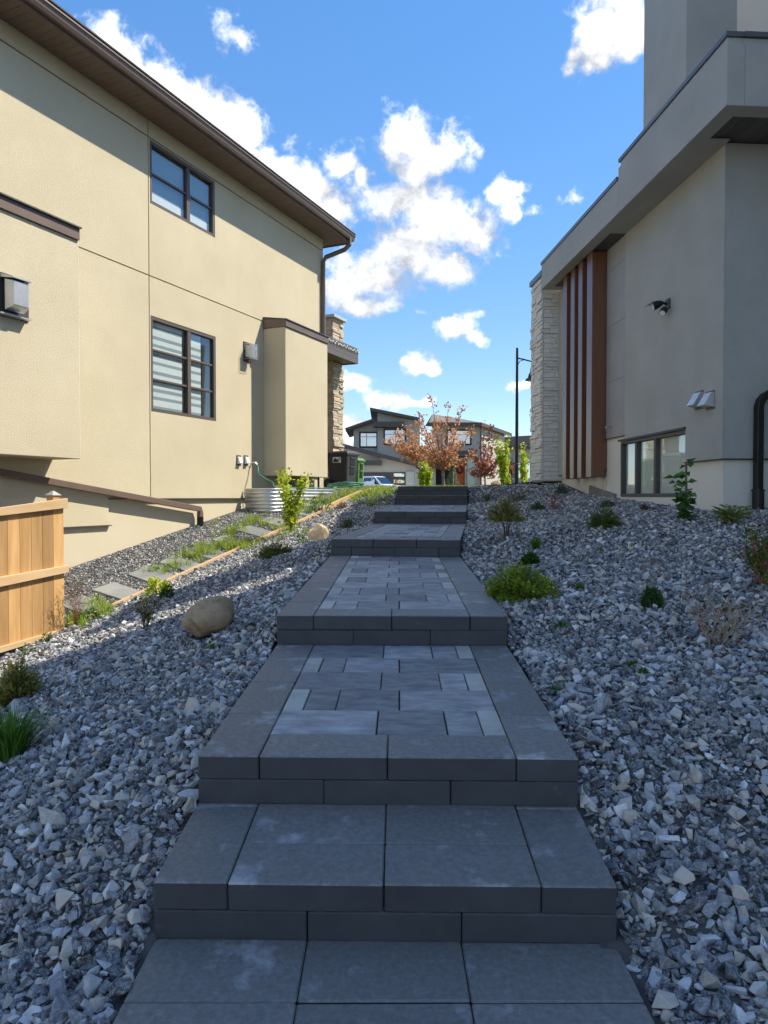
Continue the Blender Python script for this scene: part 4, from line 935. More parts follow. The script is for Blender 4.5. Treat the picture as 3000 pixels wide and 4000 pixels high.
pb2 = onG(1388, 1898, 19.4); cart(pb2, 60, atY(1388, 1790, 19.4).z - pb2.z, .34, .40, M_bingr, 'bright green wheeled bin standing behind the dark bin', False)
M_hose = mat('green_hose', (.05, .22, .14), .45)
hp = [TAP, TAP + Vector((.03, -.02, -.06)), LW.w(LW.px(1010, 1850, .2)[0], .2, LW.px(1010, 1850, .2)[1]), LW.w(LW.px(1040, 1872, .3)[0], .3, LW.px(1040, 1872, .3)[1]), LW.w(LW.px(1062, 1885, .4)[0], .42, LW.px(1062, 1885, .42)[1]), LW.w(wt0 + .25, .55, wz1 + .01), LW.w(wt0 + .9, .60, wz1 + .02), LW.w(wt1 - .2, .63, wz1 + .02), LW.w(wt1 + .25, .62, .12)]
hc = LW.w(wt1 + .55, .55, 0); hc.z = float(ground(hc.x, hc.y))
for k in range(44):
    a = k * .42; r_ = .30 + .05 * math.sin(k * 1.3); hp.append(Vector((hc.x + r_ * 1.25 * math.cos(a + 2.6), hc.y + r_ * math.sin(a + 2.6), hc.z + .05 + .0025 * k + .012 * math.sin(k * .77))))
def smooth_path(P, n=4):
    out = []
    for i in range(len(P) - 1):
        p0, p1, p2, p3 = P[max(i - 1, 0)], P[i], P[i + 1], P[min(i + 2, len(P) - 1)]
        for k in range(n):
            t = k / n; out.append(.5 * ((2 * p1) + (p2 - p0) * t + (2 * p0 - 5 * p1 + 4 * p2 - p3) * t * t + (3 * p1 - p0 - 3 * p2 + p3) * t ** 3))
    return out + [P[-1]]
MB().tube(smooth_path(hp), .012, 6).build('garden_hose', M_hose, None, smooth=True, label='green garden hose running from the wall tap to a loose coil', cat='hose')

M_slab = mat('slate_slab', (.15, .16, .16), .85, (.25, .25, .23), 3, .4, 40, rnd=.12, spots=((.36, .33, .27), 2.2, .58, .7, .6), bdist=.008)
slabs = [(337, 2376), (470, 2317), (600, 2254), (708, 2207), (807, 2162), (903, 2117), (995, 2078), (1080, 2042), (1165, 2000), (1235, 1978)]
SLAB = []
names = ['lowest stepping stone beside the fence post', 'stepping stone next above the lowest, stained beige across', 'third stepping stone up from the fence on the side path', 'fourth stepping stone up from the fence, clear of weeds', 'fifth stepping stone up from the fence, half in tall grass', 'sixth stepping stone up from the fence, behind the weeds', 'seventh stepping stone up from the fence, left of the yellow sapling', 'stepping stone just behind the yellow-green sapling', 'small stepping stone above the yellow-green sapling', 'highest stepping stone near the steel window well']
for k, (x, yy) in enumerate(slabs):
    p = G(x, yy); t_, o_ = lloc(p); dt, do = .18, .27
    mb = MB(); pts = []
    for (a, b) in ((-dt, -do), (dt, -do), (dt, do), (-dt, do)):
        q = LW.w(t_ + a + rng.uniform(-.025, .025), o_ + b + rng.uniform(-.03, .03), 0); pts.append(Vector((q.x, q.y, float(ground(q.x, q.y)) + .022)))
    zc = sum(q.z for q in pts) / 4
    mb.hexa([q - Vector((0, 0, .06)) for q in pts], pts)
    mb.build('stepping_stone', M_slab, None, bevel=.006, label='grey slate ' + names[k], cat='stepping stone', group='stepping stones of the side path')
    AVOID.append((p.x, p.y, .20)); SLAB.append(p)

def boulder(p, dims, seed, rotz, tilt, m, label, cmin=.84):
    bm = bmesh.new(); bmesh.ops.create_icosphere(bm, subdivisions=5, radius=1); r_ = np.random.default_rng(seed)
    ks = r_.normal(size=(7, 3)); ks /= np.linalg.norm(ks, axis=1)[:, None]; cut = r_.uniform(cmin, .97, 7)
    ph = r_.uniform(0, 6, (10, 3)); fr = r_.normal(size=(10, 3)) * 2.2
    for v in bm.verts:
        n = np.array(v.co); s = 1.0
        for kx, c in zip(ks, cut):
            dd = n @ kx
            if dd > c: s -= (dd - c) * .85
        s += .02 * sum(math.sin(f @ n + q[0]) for f, q in zip(fr, ph)) / 2
        s += .006 * math.sin(9 * n[0] + 4 * n[1]) * math.sin(8 * n[2] + 1)
        v.co = Vector(n * s * np.array(dims))
    Mx = Matrix.Rotation(rotz, 4, 'Z') @ Matrix.Rotation(tilt, 4, 'Y')
    bm.transform(Mx); zmin = min(v.co.z for v in bm.verts)
    me = bpy.data.meshes.new('boulder'); bm.to_mesh(me); bm.free(); me.materials.append(m); me.polygons.foreach_set('use_smooth', [True] * len(me.polygons))
    o = bpy.data.objects.new('boulder', me); COL.objects.link(o); o.location = p - Vector((0, 0, zmin * .78)); return tag(o, label, 'boulder', 'landscape boulders')
M_bld = mat('brown_boulder', (.25, .17, .095), .9, (.37, .275, .17), 9, .9, 40, spots=((.14, .10, .065), 16, .52, .64, .7), bdist=.012)
M_bld2 = mat('tan_boulder', (.62, .40, .19), .9, (.74, .56, .34), 4, .5, 12, spots=((.40, .22, .09), 4, .6, .75, .5), bdist=.015)
p = G(800, 2505); Yb = p.y
boulder(p + Vector((.0, .12, .035)), (218 / FPX * Yb / 2 * 1.0, .16, 150 / FPX * Yb / 2), 3, R(18), R(-22), M_bld, 'large speckled brown boulder lying in the shaded gravel left of the steps')
p2 = G(1240, 2118); boulder(p2 + Vector((0, .1, 0)), (40 / FPX * p2.y, .16, 42 / FPX * p2.y), 8, R(40), R(10), M_bld2, 'smaller tan boulder lit by the sun beside the middle steps', cmin=.55)
AVOID += [(p.x, p.y + .12, .10), (p2.x, p2.y + .1, .08)]

# ------------------------------------------------------------------ plants
def leaves(name, base, dirs, ln, wd, m, parent=None, var=None, fold=.25, droop=None, curl=0.0, **kw):
    """rhombus leaves: base points, unit directions, lengths, widths"""
    base = np.asarray(base, float); dirs = np.asarray(dirs, float); n = len(base)
    dirs = dirs / np.maximum(np.linalg.norm(dirs, axis=1), 1e-6)[:, None]
    ln = np.broadcast_to(np.asarray(ln, float), (n,)); wd = np.broadcast_to(np.asarray(wd, float), (n,))
    rv = nr.normal(size=(n, 3)); sd = np.cross(dirs, rv); sd /= np.maximum(np.linalg.norm(sd, axis=1), 1e-6)[:, None]; up = np.cross(sd, dirs)
    mid = base + dirs * (ln * .45)[:, None]; f = (up * (wd * fold)[:, None])
    a = base; b = mid + sd * (wd * .5)[:, None] + f; c = base + dirs * ln[:, None] - up * (ln * curl)[:, None]; d = mid - sd * (wd * .5)[:, None] + f
    V = np.stack([a, b, c, d], 1).reshape(-1, 3); idx = np.arange(n) * 4
    F = np.concatenate([np.stack([idx, idx + 1, idx + 2], 1), np.stack([idx, idx + 2, idx + 3], 1)])
    return raw(name, V, F, m, parent, np.concatenate([var, var]) if var is not None else np.tile(nr.random(n), 2), **kw)
def raw(name, V, F, m, parent=None, var=None, **kw):
    P = wm(parent) if parent is not None else Matrix.Identity(4); o0 = np.array([(V[:, 0].min() + V[:, 0].max()) / 2, (V[:, 1].min() + V[:, 1].max()) / 2, V[:, 2].min()])
    me = bpy.data.meshes.new(name); Vl = V - o0
    me.vertices.add(len(V)); me.vertices.foreach_set('co', Vl.astype('f').ravel())
    k = F.shape[1]; me.loops.add(F.size); me.loops.foreach_set('vertex_index', F.astype('i').ravel()); me.polygons.add(len(F)); me.polygons.foreach_set('loop_start', (np.arange(len(F)) * k).astype('i'))
    me.update(calc_edges=True); me.validate()
    if var is not None and len(me.polygons) == len(F):
        at = me.attributes.new('var', 'FLOAT', 'FACE'); at.data.foreach_set('value', np.asarray(var).astype('f'))
    me.materials.append(m); o = bpy.data.objects.new(name, me); COL.objects.link(o)
    o.location = Vector(o0) - (P.translation if parent is not None else Vector((0, 0, 0)))
    if parent is not None: o.parent = parent
    WM[o.name] = Matrix.Translation(Vector(o0)); return tag(o, kw.get('label'), kw.get('cat'), kw.get('group'), kw.get('kind'))
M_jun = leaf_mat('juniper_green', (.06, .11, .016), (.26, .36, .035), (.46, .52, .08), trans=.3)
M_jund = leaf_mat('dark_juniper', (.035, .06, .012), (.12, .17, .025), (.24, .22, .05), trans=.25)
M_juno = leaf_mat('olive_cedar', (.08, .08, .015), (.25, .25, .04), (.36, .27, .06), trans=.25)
M_gr = leaf_mat('fresh_green', (.03, .09, .012), (.09, .22, .025), (.16, .30, .05))
M_grd = leaf_mat('deep_green', (.015, .055, .012), (.05, .13, .02), (.09, .18, .03))
M_yg = leaf_mat('yellow_green', (.28, .36, .02), (.55, .64, .05), (.70, .72, .13), trans=.5)
M_lil = leaf_mat('lilac_leaf', (.03, .09, .02), (.08, .20, .04), (.13, .27, .06))
M_dead = leaf_mat('dead_leaf', (.05, .022, .012), (.14, .065, .035), (.22, .12, .06), trans=.1)
M_redl = leaf_mat('red_bronze_leaf', (.10, .03, .02), (.22, .07, .045), (.30, .16, .08))
M_map = leaf_mat('orange_maple_leaf', (.46, .19, .09), (.70, .38, .18), (.82, .52, .38), trans=.5)
M_map2 = leaf_mat('rose_maple_leaf', (.28, .08, .06), (.52, .22, .15), (.66, .36, .28), trans=.45)
M_twig = mat('grey_brown_twig', (.22, .17, .125), .9, (.14, .10, .07), 20)
M_twigp = mat('pale_dry_stem', (.38, .31, .23), .9, (.26, .20, .14), 20)
M_twigd = mat('dark_twig', (.085, .055, .04), .9)
M_bark = mat('young_bark', (.27, .18, .13), .9, (.17, .11, .08), 12, .5, 60)
M_redtw = mat('red_grass_stem', (.30, .11, .07), .8)

def plant(name, p, label, cat, group='plants in the gravel beds'): return empty(name, Matrix.Translation(p), label, cat, group)
def sprays(c, rx, ry, h, nb, nsub, nn, nl, low=-.1, arch=.35, core=.25):
    """feathery conifer sprays: returns base points and directions of needles plus branch paths"""
    B, D, V, paths = [], [], [], []
    for i in range(nb):
        a = nr.uniform(0, 2 * math.pi); e = nr.uniform(low, 1.0) ** 1.0; e = max(e, low); rr = math.sqrt(max(0, 1 - e * e)) * nr.uniform(.75, 1.05)
        tip = np.array([math.cos(a) * rr * rx, math.sin(a) * rr * ry, max(e, .05) * h * nr.uniform(.75, 1.05)])
        st = np.array([tip[0] * .1, tip[1] * .1, 0]); L_ = np.linalg.norm(tip - st); mid = (st + tip) / 2 + np.array([0, 0, arch * L_ * .4])
        tone = nr.uniform(0, .6)
        paths.append([c + Vector(st), c + Vector(mid), c + Vector(tip)])
        for s in range(nsub):
            t = core + (1 - core) * (s + nr.random()) / nsub; q = (1 - t) ** 2 * st + 2 * t * (1 - t) * mid + t * t * tip
            dv = 2 * (1 - t) * (mid - st) + 2 * t * (tip - mid); dv /= np.linalg.norm(dv)
            sd = nr.normal(size=3); sd -= dv * (sd @ dv); sd /= np.linalg.norm(sd); sdir = dv * .75 + sd * .75; sdir[2] += .15; sdir /= np.linalg.norm(sdir)
            sl_ = L_ * nr.uniform(.14, .30) * (1.15 - .4 * t)
            for k in range(nn):
                f = (k + .5) / nn; b = q + sdir * sl_ * f; w = nr.normal(size=3); w -= sdir * (w @ sdir); w /= np.linalg.norm(w)
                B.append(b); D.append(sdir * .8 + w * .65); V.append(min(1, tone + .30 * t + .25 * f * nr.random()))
    return np.array(B) + np.array(c), np.array(D), np.array(V) , paths
def juniper(x, yb, wpx, hpx, m, label, nb=70, nsub=9, nn=7, name='juniper_shrub', cat='shrub', lift=0.0):
    p = G(x, yb); s = p.y / FPX; rx = wpx * s / 2; h = hpx * s; c = p + Vector((0, rx * .55, 0)); c.z = float(ground(c.x, c.y)) - .01
    o = plant(name, c, label, cat); g0 = c.copy(); c = c + Vector((0, 0, lift * s)); B, D, V, paths = sprays(c, rx, rx * .8, h, nb, nsub, nn, 1, low=-.1 if not lift else -.75)
    if lift: B[:, 2] += nr.uniform(-.25, .1, len(B)) * h * .4
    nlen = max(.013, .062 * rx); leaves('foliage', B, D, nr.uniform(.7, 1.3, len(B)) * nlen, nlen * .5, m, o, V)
    mb = MB()
    for q in paths[::3]: mb.tube(q, [.006, .004, .002], 4)
    if lift:
        for k in range(5): a_ = k * 1.3; mb.tube([g0 + Vector((.02 * math.cos(a_), .02 * math.sin(a_), -.02)), g0.lerp(c, .6) + Vector((.03 * math.cos(a_), .03 * math.sin(a_), 0)), c + Vector((.09 * math.cos(a_), .06 * math.sin(a_), .05))], [.007, .006, .004], 6)
    mb.build('branches', M_twigd, o)
    return o
def tuft(x, yb, wpx, hpx, m, label, n=90, name='grass_tuft', cat='grass', wid=.006, yoff=0.05):
    p = G(x, yb); s = p.y / FPX; c = p + Vector((0, yoff, 0)); c.z = float(ground(c.x, c.y))
    V, F, vr = blades(np.array([c]), n, hpx * s * 1.25, wpx * s / 2, wid, .3)
    o = raw(name, V, F, m, None, vr, label=label, cat=cat, group='plants in the gravel beds'); return o
def blades(cs, n, h, spread, wid, base_r=.25):
    V, F, vr = [], [], []
    for c in cs:
        for i in range(n):
            a = nr.uniform(0, 6.283); r_ = math.sqrt(nr.random()); hh = h * nr.uniform(.55, 1.05); out = spread * r_ * 1.0
            b = np.array(c) + np.array([math.cos(a), math.sin(a), 0]) * spread * base_r * nr.random(); sd = np.array([-math.sin(a), math.cos(a), 0]); t_ = nr.uniform(-.4, .4); sd = sd + np.array([math.cos(a), math.sin(a), 0]) * t_
            w = wid * nr.uniform(.6, 1.2); k0 = len(V); v_ = nr.random()
            for j, f in enumerate((0, .4, .75, 1.0)):
                q = b + np.array([math.cos(a) * out * f ** 1.8, math.sin(a) * out * f ** 1.8, hh * (f - .35 * r_ * f * f)]); ww = w * (1 - f) ** .6
                V.append(q - sd * ww); V.append(q + sd * ww)
            for j in range(3): F.append((k0 + 2 * j, k0 + 2 * j + 1, k0 + 2 * j + 3, k0 + 2 * j + 2)); vr.append(v_)
    return np.array(V), np.array(F), np.array(vr)
def mound(x, yb, wpx, hpx, m, label, n=420, leaf=.028, name='leafy_plant', cat='plant', dead=0):
    p = G(x, yb); s = p.y / FPX; r_ = wpx * s / 2; h = hpx * s; c = p + Vector((0, r_ * .6, 0)); c.z = float(ground(c.x, c.y))
    o = plant(name, c, label, cat)
    d = nr.normal(size=(n, 3)); d[:, 2] = np.abs(d[:, 2]); d /= np.linalg.norm(d, axis=1)[:, None]; rad = nr.uniform(.55, 1.0, n)
    B = d * rad[:, None] * np.array([r_, r_ * .8, h]) + np.array(c); D = d + nr.normal(size=(n, 3)) * .5 + np.array([0, 0, .25])
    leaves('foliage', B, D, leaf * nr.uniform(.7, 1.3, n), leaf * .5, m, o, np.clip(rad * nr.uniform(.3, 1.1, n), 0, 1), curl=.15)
    mb = MB()
    for k in range(9):
        q = d[k] * np.array([r_, r_ * .8, h]) * .8; mb.tube([c, c + Vector(q * .5) + Vector((0, 0, .02)), c + Vector(q)], [.005, .004, .002], 4)
    mb.build('stems', M_twigd, o); return o
def branchy(c, n, h, spread, r0, sub=3, wob=.45, base=.012):
    paths = []; tips = []
    for i in range(n):
        a = nr.uniform(0, 6.283); out = spread * nr.uniform(.2, 1.0); hh = h * nr.uniform(.45, 1.0); P = []; cb = Vector((nr.normal() * base, nr.normal() * base, -.01))
        for f in (0, .3, .6, .85, 1.0):
            P.append(c + cb + Vector((math.cos(a) * out * f ** 1.2 + nr.normal() * wob * h * .12 * f, math.sin(a) * out * f ** 1.2 + nr.normal() * wob * h * .12 * f, hh * f)))
        paths.append((P, r0)); tips.append(P[-1])
        for k in range(sub):
            j = nr.integers(1, 4); b = P[j].lerp(P[j + 1], nr.random()); aa = a + nr.normal() * 1.2; l = h * nr.uniform(.12, .3)
            e = b + Vector((math.cos(aa) * l * .6, math.sin(aa) * l * .6, l * .8)); paths.append(([b, b.lerp(e, .5) + Vector((0, 0, .01)), e], r0 * .55)); tips.append(e)
    return paths, tips
def twigs(x, yb, wpx, hpx, m, label, n=14, sub=3, r0=.004, dead=30, green=0, gm=None, name='bare_shrub', cat='shrub', leaf=.03, dm=None, base=.012):
    p = G(x, yb); s = p.y / FPX; h = hpx * s; c = p.copy(); o = plant(name, c, label, cat)
    paths, tips = branchy(c, n, h, wpx * s / 2, r0, sub, base=base); mb = MB()
    for P, r_ in paths: mb.tube(P, [r_ * (1 - .7 * k / (len(P) - 1)) for k in range(len(P))], 5)
    mb.build('stems', m, o)
    if dead:
        tp = np.array([tips[k] for k in nr.integers(0, len(tips), dead)]); tp = tp + nr.normal(size=tp.shape) * .012
        leaves('dead_leaves', tp, nr.normal(size=tp.shape) + np.array([0, 0, -.4]), leaf, leaf * .5, dm or M_dead, o, fold=.5, curl=.3)
    if green:
        q = [pp[j].lerp(pp[j + 1], nr.random()) for pp, _ in paths for j in range(len(pp) - 1)]
        tp = np.array([q[k] for k in nr.integers(0, len(q), green)]); tp = tp + nr.normal(size=tp.shape) * .012
        leaves('foliage', tp, nr.normal(size=tp.shape) + np.array([0, 0, .4]), leaf * nr.uniform(.7, 1.3, green), leaf * .55, gm, o, curl=.15)
    return o
u = 1.8083
# --- right bank, near to far
juniper(1132 * u, 1306 * u, 168 * u, 86 * u, M_jun, 'broad bright green juniper mound beside the steps, right bank', nb=150, nsub=14, nn=9)
twigs(1552 * u, 1392 * u, 170 * u, 125 * u, M_twigp, 'bare dry shrub of pale twigs with curled brown leaves, right bank', n=30, sub=5, r0=.0036, dead=80, green=8, gm=M_gr, base=.05)
mound(1413 * u, 1316 * u, 46 * u, 42 * u, M_grd, 'small deep green mound with dry stalks, middle of the right bank', n=520, leaf=.026)
twigs(1408 * u, 1300 * u, 34 * u, 110 * u, M_twigp, 'thin dry stalks standing out of the small green mound', n=7, sub=1, r0=.0018, dead=6, name='dry_stalks', cat='plant', leaf=.014)
mound(1147 * u, 1225 * u, 38 * u, 28 * u, M_grd, 'small dark green leafy plant just behind the bright juniper', n=420, leaf=.034)
tuft(1160 * u, 1192 * u, 48 * u, 34 * u, M_gr, 'spiky green grass tuft on the right bank below the olive shrub', n=110, wid=.006)
juniper(1098 * u, 1172 * u, 88 * u, 50 * u, M_juno, 'olive yellow cedar shrub on bare lower stems near the steps', nb=95, nsub=11, nn=8, name='cedar_shrub', lift=44 * u)
tuft(1052 * u, 1086 * u, 26 * u, 22 * u, M_gr, 'small green tuft beside the upper steps', n=70, wid=.008)
juniper(1122 * u, 1086 * u, 50 * u, 24 * u, M_jund, 'low olive juniper near the top of the right bank', nb=45, nsub=8, nn=6)
mound(1163 * u, 1104 * u, 28 * u, 18 * u, M_grd, 'little green plant near the top of the right bank', n=260, leaf=.03)
twigs(1195 * u, 1104 * u, 50 * u, 42 * u, M_redtw, 'small reddish bare shrub near the white stone column', n=16, sub=4, r0=.004, dead=40, leaf=.03)
mound(1215 * u, 1070 * u, 30 * u, 20 * u, M_grd, 'small green shrub under the wood battens', n=320, leaf=.03)
juniper(1312 * u, 1143 * u, 86 * u, 46 * u, M_jund, 'wide dark green juniper below the basement window', nb=110, nsub=11, nn=8)
mound(1318 * u, 1098 * u, 34 * u, 16 * u, M_grd, 'dark green tuft right behind the wide dark juniper', n=200, leaf=.03)
twigs(1300 * u, 1090 * u, 70 * u, 70 * u, M_twigp, 'thin bare stalks before the bare patch of the wall', n=8, sub=1, r0=.0025, dead=4, name='dry_stalks', cat='plant', leaf=.02)
twigs(1395 * u, 1104 * u, 40 * u, 14 * u, M_dead if False else M_twigd, 'low heap of brown dead leaves below the basement window', n=10, sub=2, r0=.003, dead=90, leaf=.04, name='dead_perennial', cat='plant')
for x_, y_, w_, h_, lb in ((1252, 1275, 22, 14, 'pale green weed right of the bright juniper'), (1298, 1196, 14, 12, 'tiny green weed left of the plant tag'), (1215, 1362, 30, 16, 'low green weed below the bright juniper'), (1392, 1463, 16, 16, 'small ferny weed in the lower right gravel'), (1365, 1443, 10, 10, 'tiny weed above the ferny weed in the gravel'), (1200, 1500, 14, 10, 'weed growing at the right edge of the lower steps')):
    mound(x_ * u, y_ * u, w_ * u, h_ * u, M_gr, lb, n=46, leaf=.026, name='weed', cat='weed')
# red-brown shrub at the right frame edge
twigs(1648 * u, 1270 * u, 120 * u, 150 * u, M_redtw, 'leafy green shrub with reddish dead tops at the right edge of the bed', n=26, sub=4, r0=.0045, dead=70, green=620, gm=M_gr, leaf=.032, name='leafy_shrub')
# heart-leaved shrub before the basement window
def lilac(x, yb, hpx, label):
    p = G(x, yb); s = p.y / FPX; h = hpx * s; o = plant('leafy_shrub', p, label, 'shrub'); mb = MB(); B, D = [], []
    for (dx, hh) in ((-.17, .74), (.06, 1.0), (-.02, .5), (.10, .45)):
        P = [p + Vector((dx * h * .3 * f + .02 * math.sin(f * 5), 0.05 * f * nr.normal(), hh * h * f)) for f in np.linspace(0, 1, 7)]
        P = [q + Vector((dx * h * .6 * (k / 6) ** 2, 0, 0)) for k, q in enumerate(P)]; mb.tube(P, [.007 * (1 - .7 * k / 6) for k in range(7)], 6)
        for k in range(1, 7):
            for s_ in range(5 if k > 1 else 4):
                a = nr.uniform(0, 6.28); B.append(P[k] + Vector((0, 0, nr.uniform(-.05, .03)))); D.append((math.cos(a), math.sin(a), nr.uniform(-.5, .25)))
    mb.build('stems', M_twig, o); leaves('foliage', B, D, nr.uniform(.07, .115, len(B)), .062, M_lil, o, fold=.2, curl=.25)
lilac(1478 * u, 1126 * u, 128 * u, 'upright shrub with heart-shaped green leaves before the basement window')
# ferny sumac by the black downspout
def ferny(x, yb, wpx, hpx, m, label):
    p = G(x, yb); s = p.y / FPX; h = hpx * s; w = wpx * s / 2; o = plant('ferny_shrub', p, label, 'shrub'); B, D = [], []; mb = MB()
    for i in range(24):
        a = nr.uniform(0, 6.28); l = w * nr.uniform(.55, 1.05); hh = h * nr.uniform(.35, 1.0); P = [p + Vector((math.cos(a) * l * f, math.sin(a) * l * f * .8, hh * (1.6 * f - .65 * f * f))) for f in np.linspace(0, 1, 12)]
        mb.tube(P[::2], [.004, .0035, .003, .0025, .002, .0015], 4)
        for k in range(3, 12):
            t_ = (P[min(k + 1, 11)] - P[k - 1]).normalized(); sd = t_.cross(Vector((0, 0, 1))).normalized()
            for sg in (-1, 1): B.append(P[k]); D.append(sd * sg + t_ * .5 + Vector((0, 0, nr.uniform(-.2, .1))))
    mb.build('stems', M_twig, o); leaves('foliage', B, D, nr.uniform(.05, .085, len(B)), .016, m, o, fold=.1, curl=.15)
ferny(1585 * u, 1134 * u, 80 * u, 44 * u, leaf_mat('chartreuse_fern', (.08, .15, .02), (.24, .32, .04), (.42, .36, .09), trans=.35), 'ferny yellow-green shrub beside the black downspout')
# plant tag
pt_ = G(1361 * u, 1192 * u); tgm = empty('plant_tag', Matrix.Translation(pt_), 'small white plant tag with a red flower picture stuck in the gravel', 'plant tag')
s_ = pt_.y / FPX * u; w_, h_ = 10 * s_, 15 * s_; Mt = Matrix.Translation(pt_) @ Matrix.Rotation(R(-14), 4, 'X') @ Matrix.Rotation(R(8), 4, 'Y')
MB().box(-w_ / 2, w_ / 2, 0, .0015, .03, .03 + h_).build('card', M_whitep, tgm, Mt)
MB().box(-.004, .004, .002, .0035, -.02, .031).build('stake', M_whitep, tgm, Mt)
MB().box(-w_ * .36, w_ * .10, -.0012, -.0002, .03 + h_ * .28, .03 + h_ * .82).build('flower_picture', mat('print_red', (.62, .10, .05), .6, (.75, .25, .12), 40), tgm, Mt)
MB().box(w_ * .10, w_ * .44, -.0012, -.0002, .03 + h_ * .28, .03 + h_ * .95).build('leaf_picture', mat('print_green', (.05, .16, .04), .6), tgm, Mt)
MB().box(-w_ * .44, w_ * .44, -.0012, -.0002, .03 + h_ * .03, .03 + h_ * .18).build('colour_band', mat('print_teal', (.10, .42, .38), .6), tgm, Mt)
# --- left bank
tuft(14 * u, 1652 * u, 190 * u, 118 * u, M_gr, 'large lush grass tuft at the left frame edge', n=420, wid=.0045)
juniper(25 * u, 1528 * u, 110 * u, 92 * u, M_juno, 'rusty olive juniper at the left edge below the fence', nb=120, nsub=12, nn=8)
twigs(312 * u, 1362 * u, 70 * u, 78 * u, M_twigd, 'low green shrub with blackened dead flower stalks above the brown boulder', n=16, sub=3, r0=.0028, dead=34, green=260, gm=M_juno, leaf=.026, name='leafy_shrub', dm=M_dead)
mound(335 * u, 1290 * u, 56 * u, 40 * u, M_yg, 'yellow-green leafy plant with bronze tips by the timber edging', n=260, leaf=.05)
mound(358 * u, 1296 * u, 32 * u, 30 * u, M_grd, 'small dark green plant tucked beside the yellow-green one', n=300, leaf=.03)
twigs(166 * u, 1352 * u, 70 * u, 108 * u, M_redtw, 'clump of thin red grass stalks at the foot of the fence post', n=46, sub=2, r0=.0016, dead=50, green=160, gm=M_gr, leaf=.02, name='red_grass', cat='grass', dm=M_redl)
mound(190 * u, 1345 * u, 60 * u, 24 * u, M_gr, 'spreading green weeds under the red grass stalks', n=260, leaf=.035, name='weed', cat='weed')
juniper(596 * u, 1206 * u, 92 * u, 34 * u, M_jund, 'dark creeping juniper spreading beside the timber edging', nb=110, nsub=11, nn=8)
mound(750 * u, 1144 * u, 30 * u, 24 * u, M_jund, 'little round dwarf conifer in the gravel left of the steps', n=520, leaf=.022)
mound(462 * u, 1408 * u, 34 * u, 14 * u, M_gr, 'small weed in front of the brown boulder', n=40, leaf=.03, name='weed', cat='weed')
mound(655 * u, 1176 * u, 34 * u, 14 * u, M_gr, 'small bright weed between the sapling and the tan boulder', n=60, leaf=.04, name='weed', cat='weed')
mound(8 * u, 1400 * u, 40 * u, 50 * u, M_yg, 'sunlit yellow-green shrub at the left edge beside the fence', n=160, leaf=.04)
mound(50 * u, 1424 * u, 40 * u, 30 * u, M_gr, 'thin sunlit weed near the bottom of the fence', n=50, leaf=.03, name='weed', cat='weed')
mound(98 * u, 1392 * u, 30 * u, 24 * u, M_gr, 'small weed against the lower fence rail', n=40, leaf=.035, name='weed', cat='weed')
mound(803 * u, 1095 * u, 26 * u, 12 * u, M_yg, 'bright little plant beside the upper timber edging', n=60, leaf=.05)
mound(738 * u, 1100 * u, 22 * u, 12 * u, M_redl, 'small red-leaved plant at the end of the upper timber board', n=60, leaf=.04)
# yellow-green sapling
def sapling(x, yb, hpx, wpx, label, m, base=None, n=420, leaf=.055, name='leafy_sapling', grp='plants in the gravel beds', lean=.0):
    p = base or G(x, yb); s = p.y / FPX; h = hpx * s; w = wpx * s / 2; o = empty(name, Matrix.Translation(p), label, 'sapling', grp); mb = MB(); pts = []
    for i in range(8):
        a = nr.uniform(0, 6.28); out = w * nr.uniform(.2, 1.0); hh = h * nr.uniform(.6, 1.0); P = [p + Vector((math.cos(a) * out * f ** 1.5 + lean * f, math.sin(a) * out * f ** 1.5, hh * f)) for f in np.linspace(0, 1, 6)]
        mb.tube(P, [.008 * (1 - .75 * k / 5) for k in range(6)], 5)
        for k in range(2, 6): pts += [P[k - 1].lerp(P[k], t_) for t_ in (0, .33, .66, 1)]
    mb.build('stems', M_twig, o); q = np.array([pts[k] for k in nr.integers(0, len(pts), n)]) + nr.normal(size=(n, 3)) * w * .13
    leaves('foliage', q, nr.normal(size=(n, 3)) + np.array([0, 0, .2]), leaf * nr.uniform(.7, 1.3, n), leaf * .7, m, o, curl=.2); return o
sapling(628 * u, 1152 * u, 138 * u, 82 * u, 'slender yellow-green sapling by the side path', M_yg, n=1000, leaf=.06)
mound(690 * u, 1112 * u, 62 * u, 34 * u, M_gr, 'weedy green clump right of the yellow-green sapling', n=170, leaf=.05, name='weed', cat='weed')
# grass and weeds of the side path, too many to count
cs = []
for (x_, y_, n_, sp_) in ((460, 1188, 16, 60), (520, 1180, 22, 70), (415, 1205, 12, 40), (500, 1150, 10, 50), (360, 1230, 8, 40), (215, 1318, 12, 26), (560, 1130, 12, 50), (655, 1100, 14, 60), (705, 1086, 16, 60), (780, 1072, 26, 60), (820, 1066, 26, 40), (745, 1078, 14, 50), (620, 1150, 10, 40), (400, 1130, 6, 40), (300, 1150, 5, 30), (350, 1140, 6, 40), (165, 1345, 8, 30)):
    for k in range(n_ * 2):
        p = G((x_ + nr.normal() * sp_ * .45) * u, (y_ + nr.normal() * 7) * u)
        if 2 < p.y < 17.5 and lineoff(p.x, p.y) > .05 and p.x < stair_x(p.y) - .75: cs.append(p)
V, F, vr = blades(np.array(cs), 13, .17, .11, .005, .5)
raw('path_grass', V, F, leaf_mat('path_grass_blade', (.14, .24, .02), (.34, .46, .05), (.52, .50, .18), trans=.45), None, vr, label='wispy grass and weeds along the gravel side path', cat='grass', kind='stuff')
cs = [Vector((x_, y_, float(ground(x_, y_)))) for x_, y_ in zip(nr.uniform(-1.0, .20, 90), nr.uniform(14.4, 17.2, 90))]
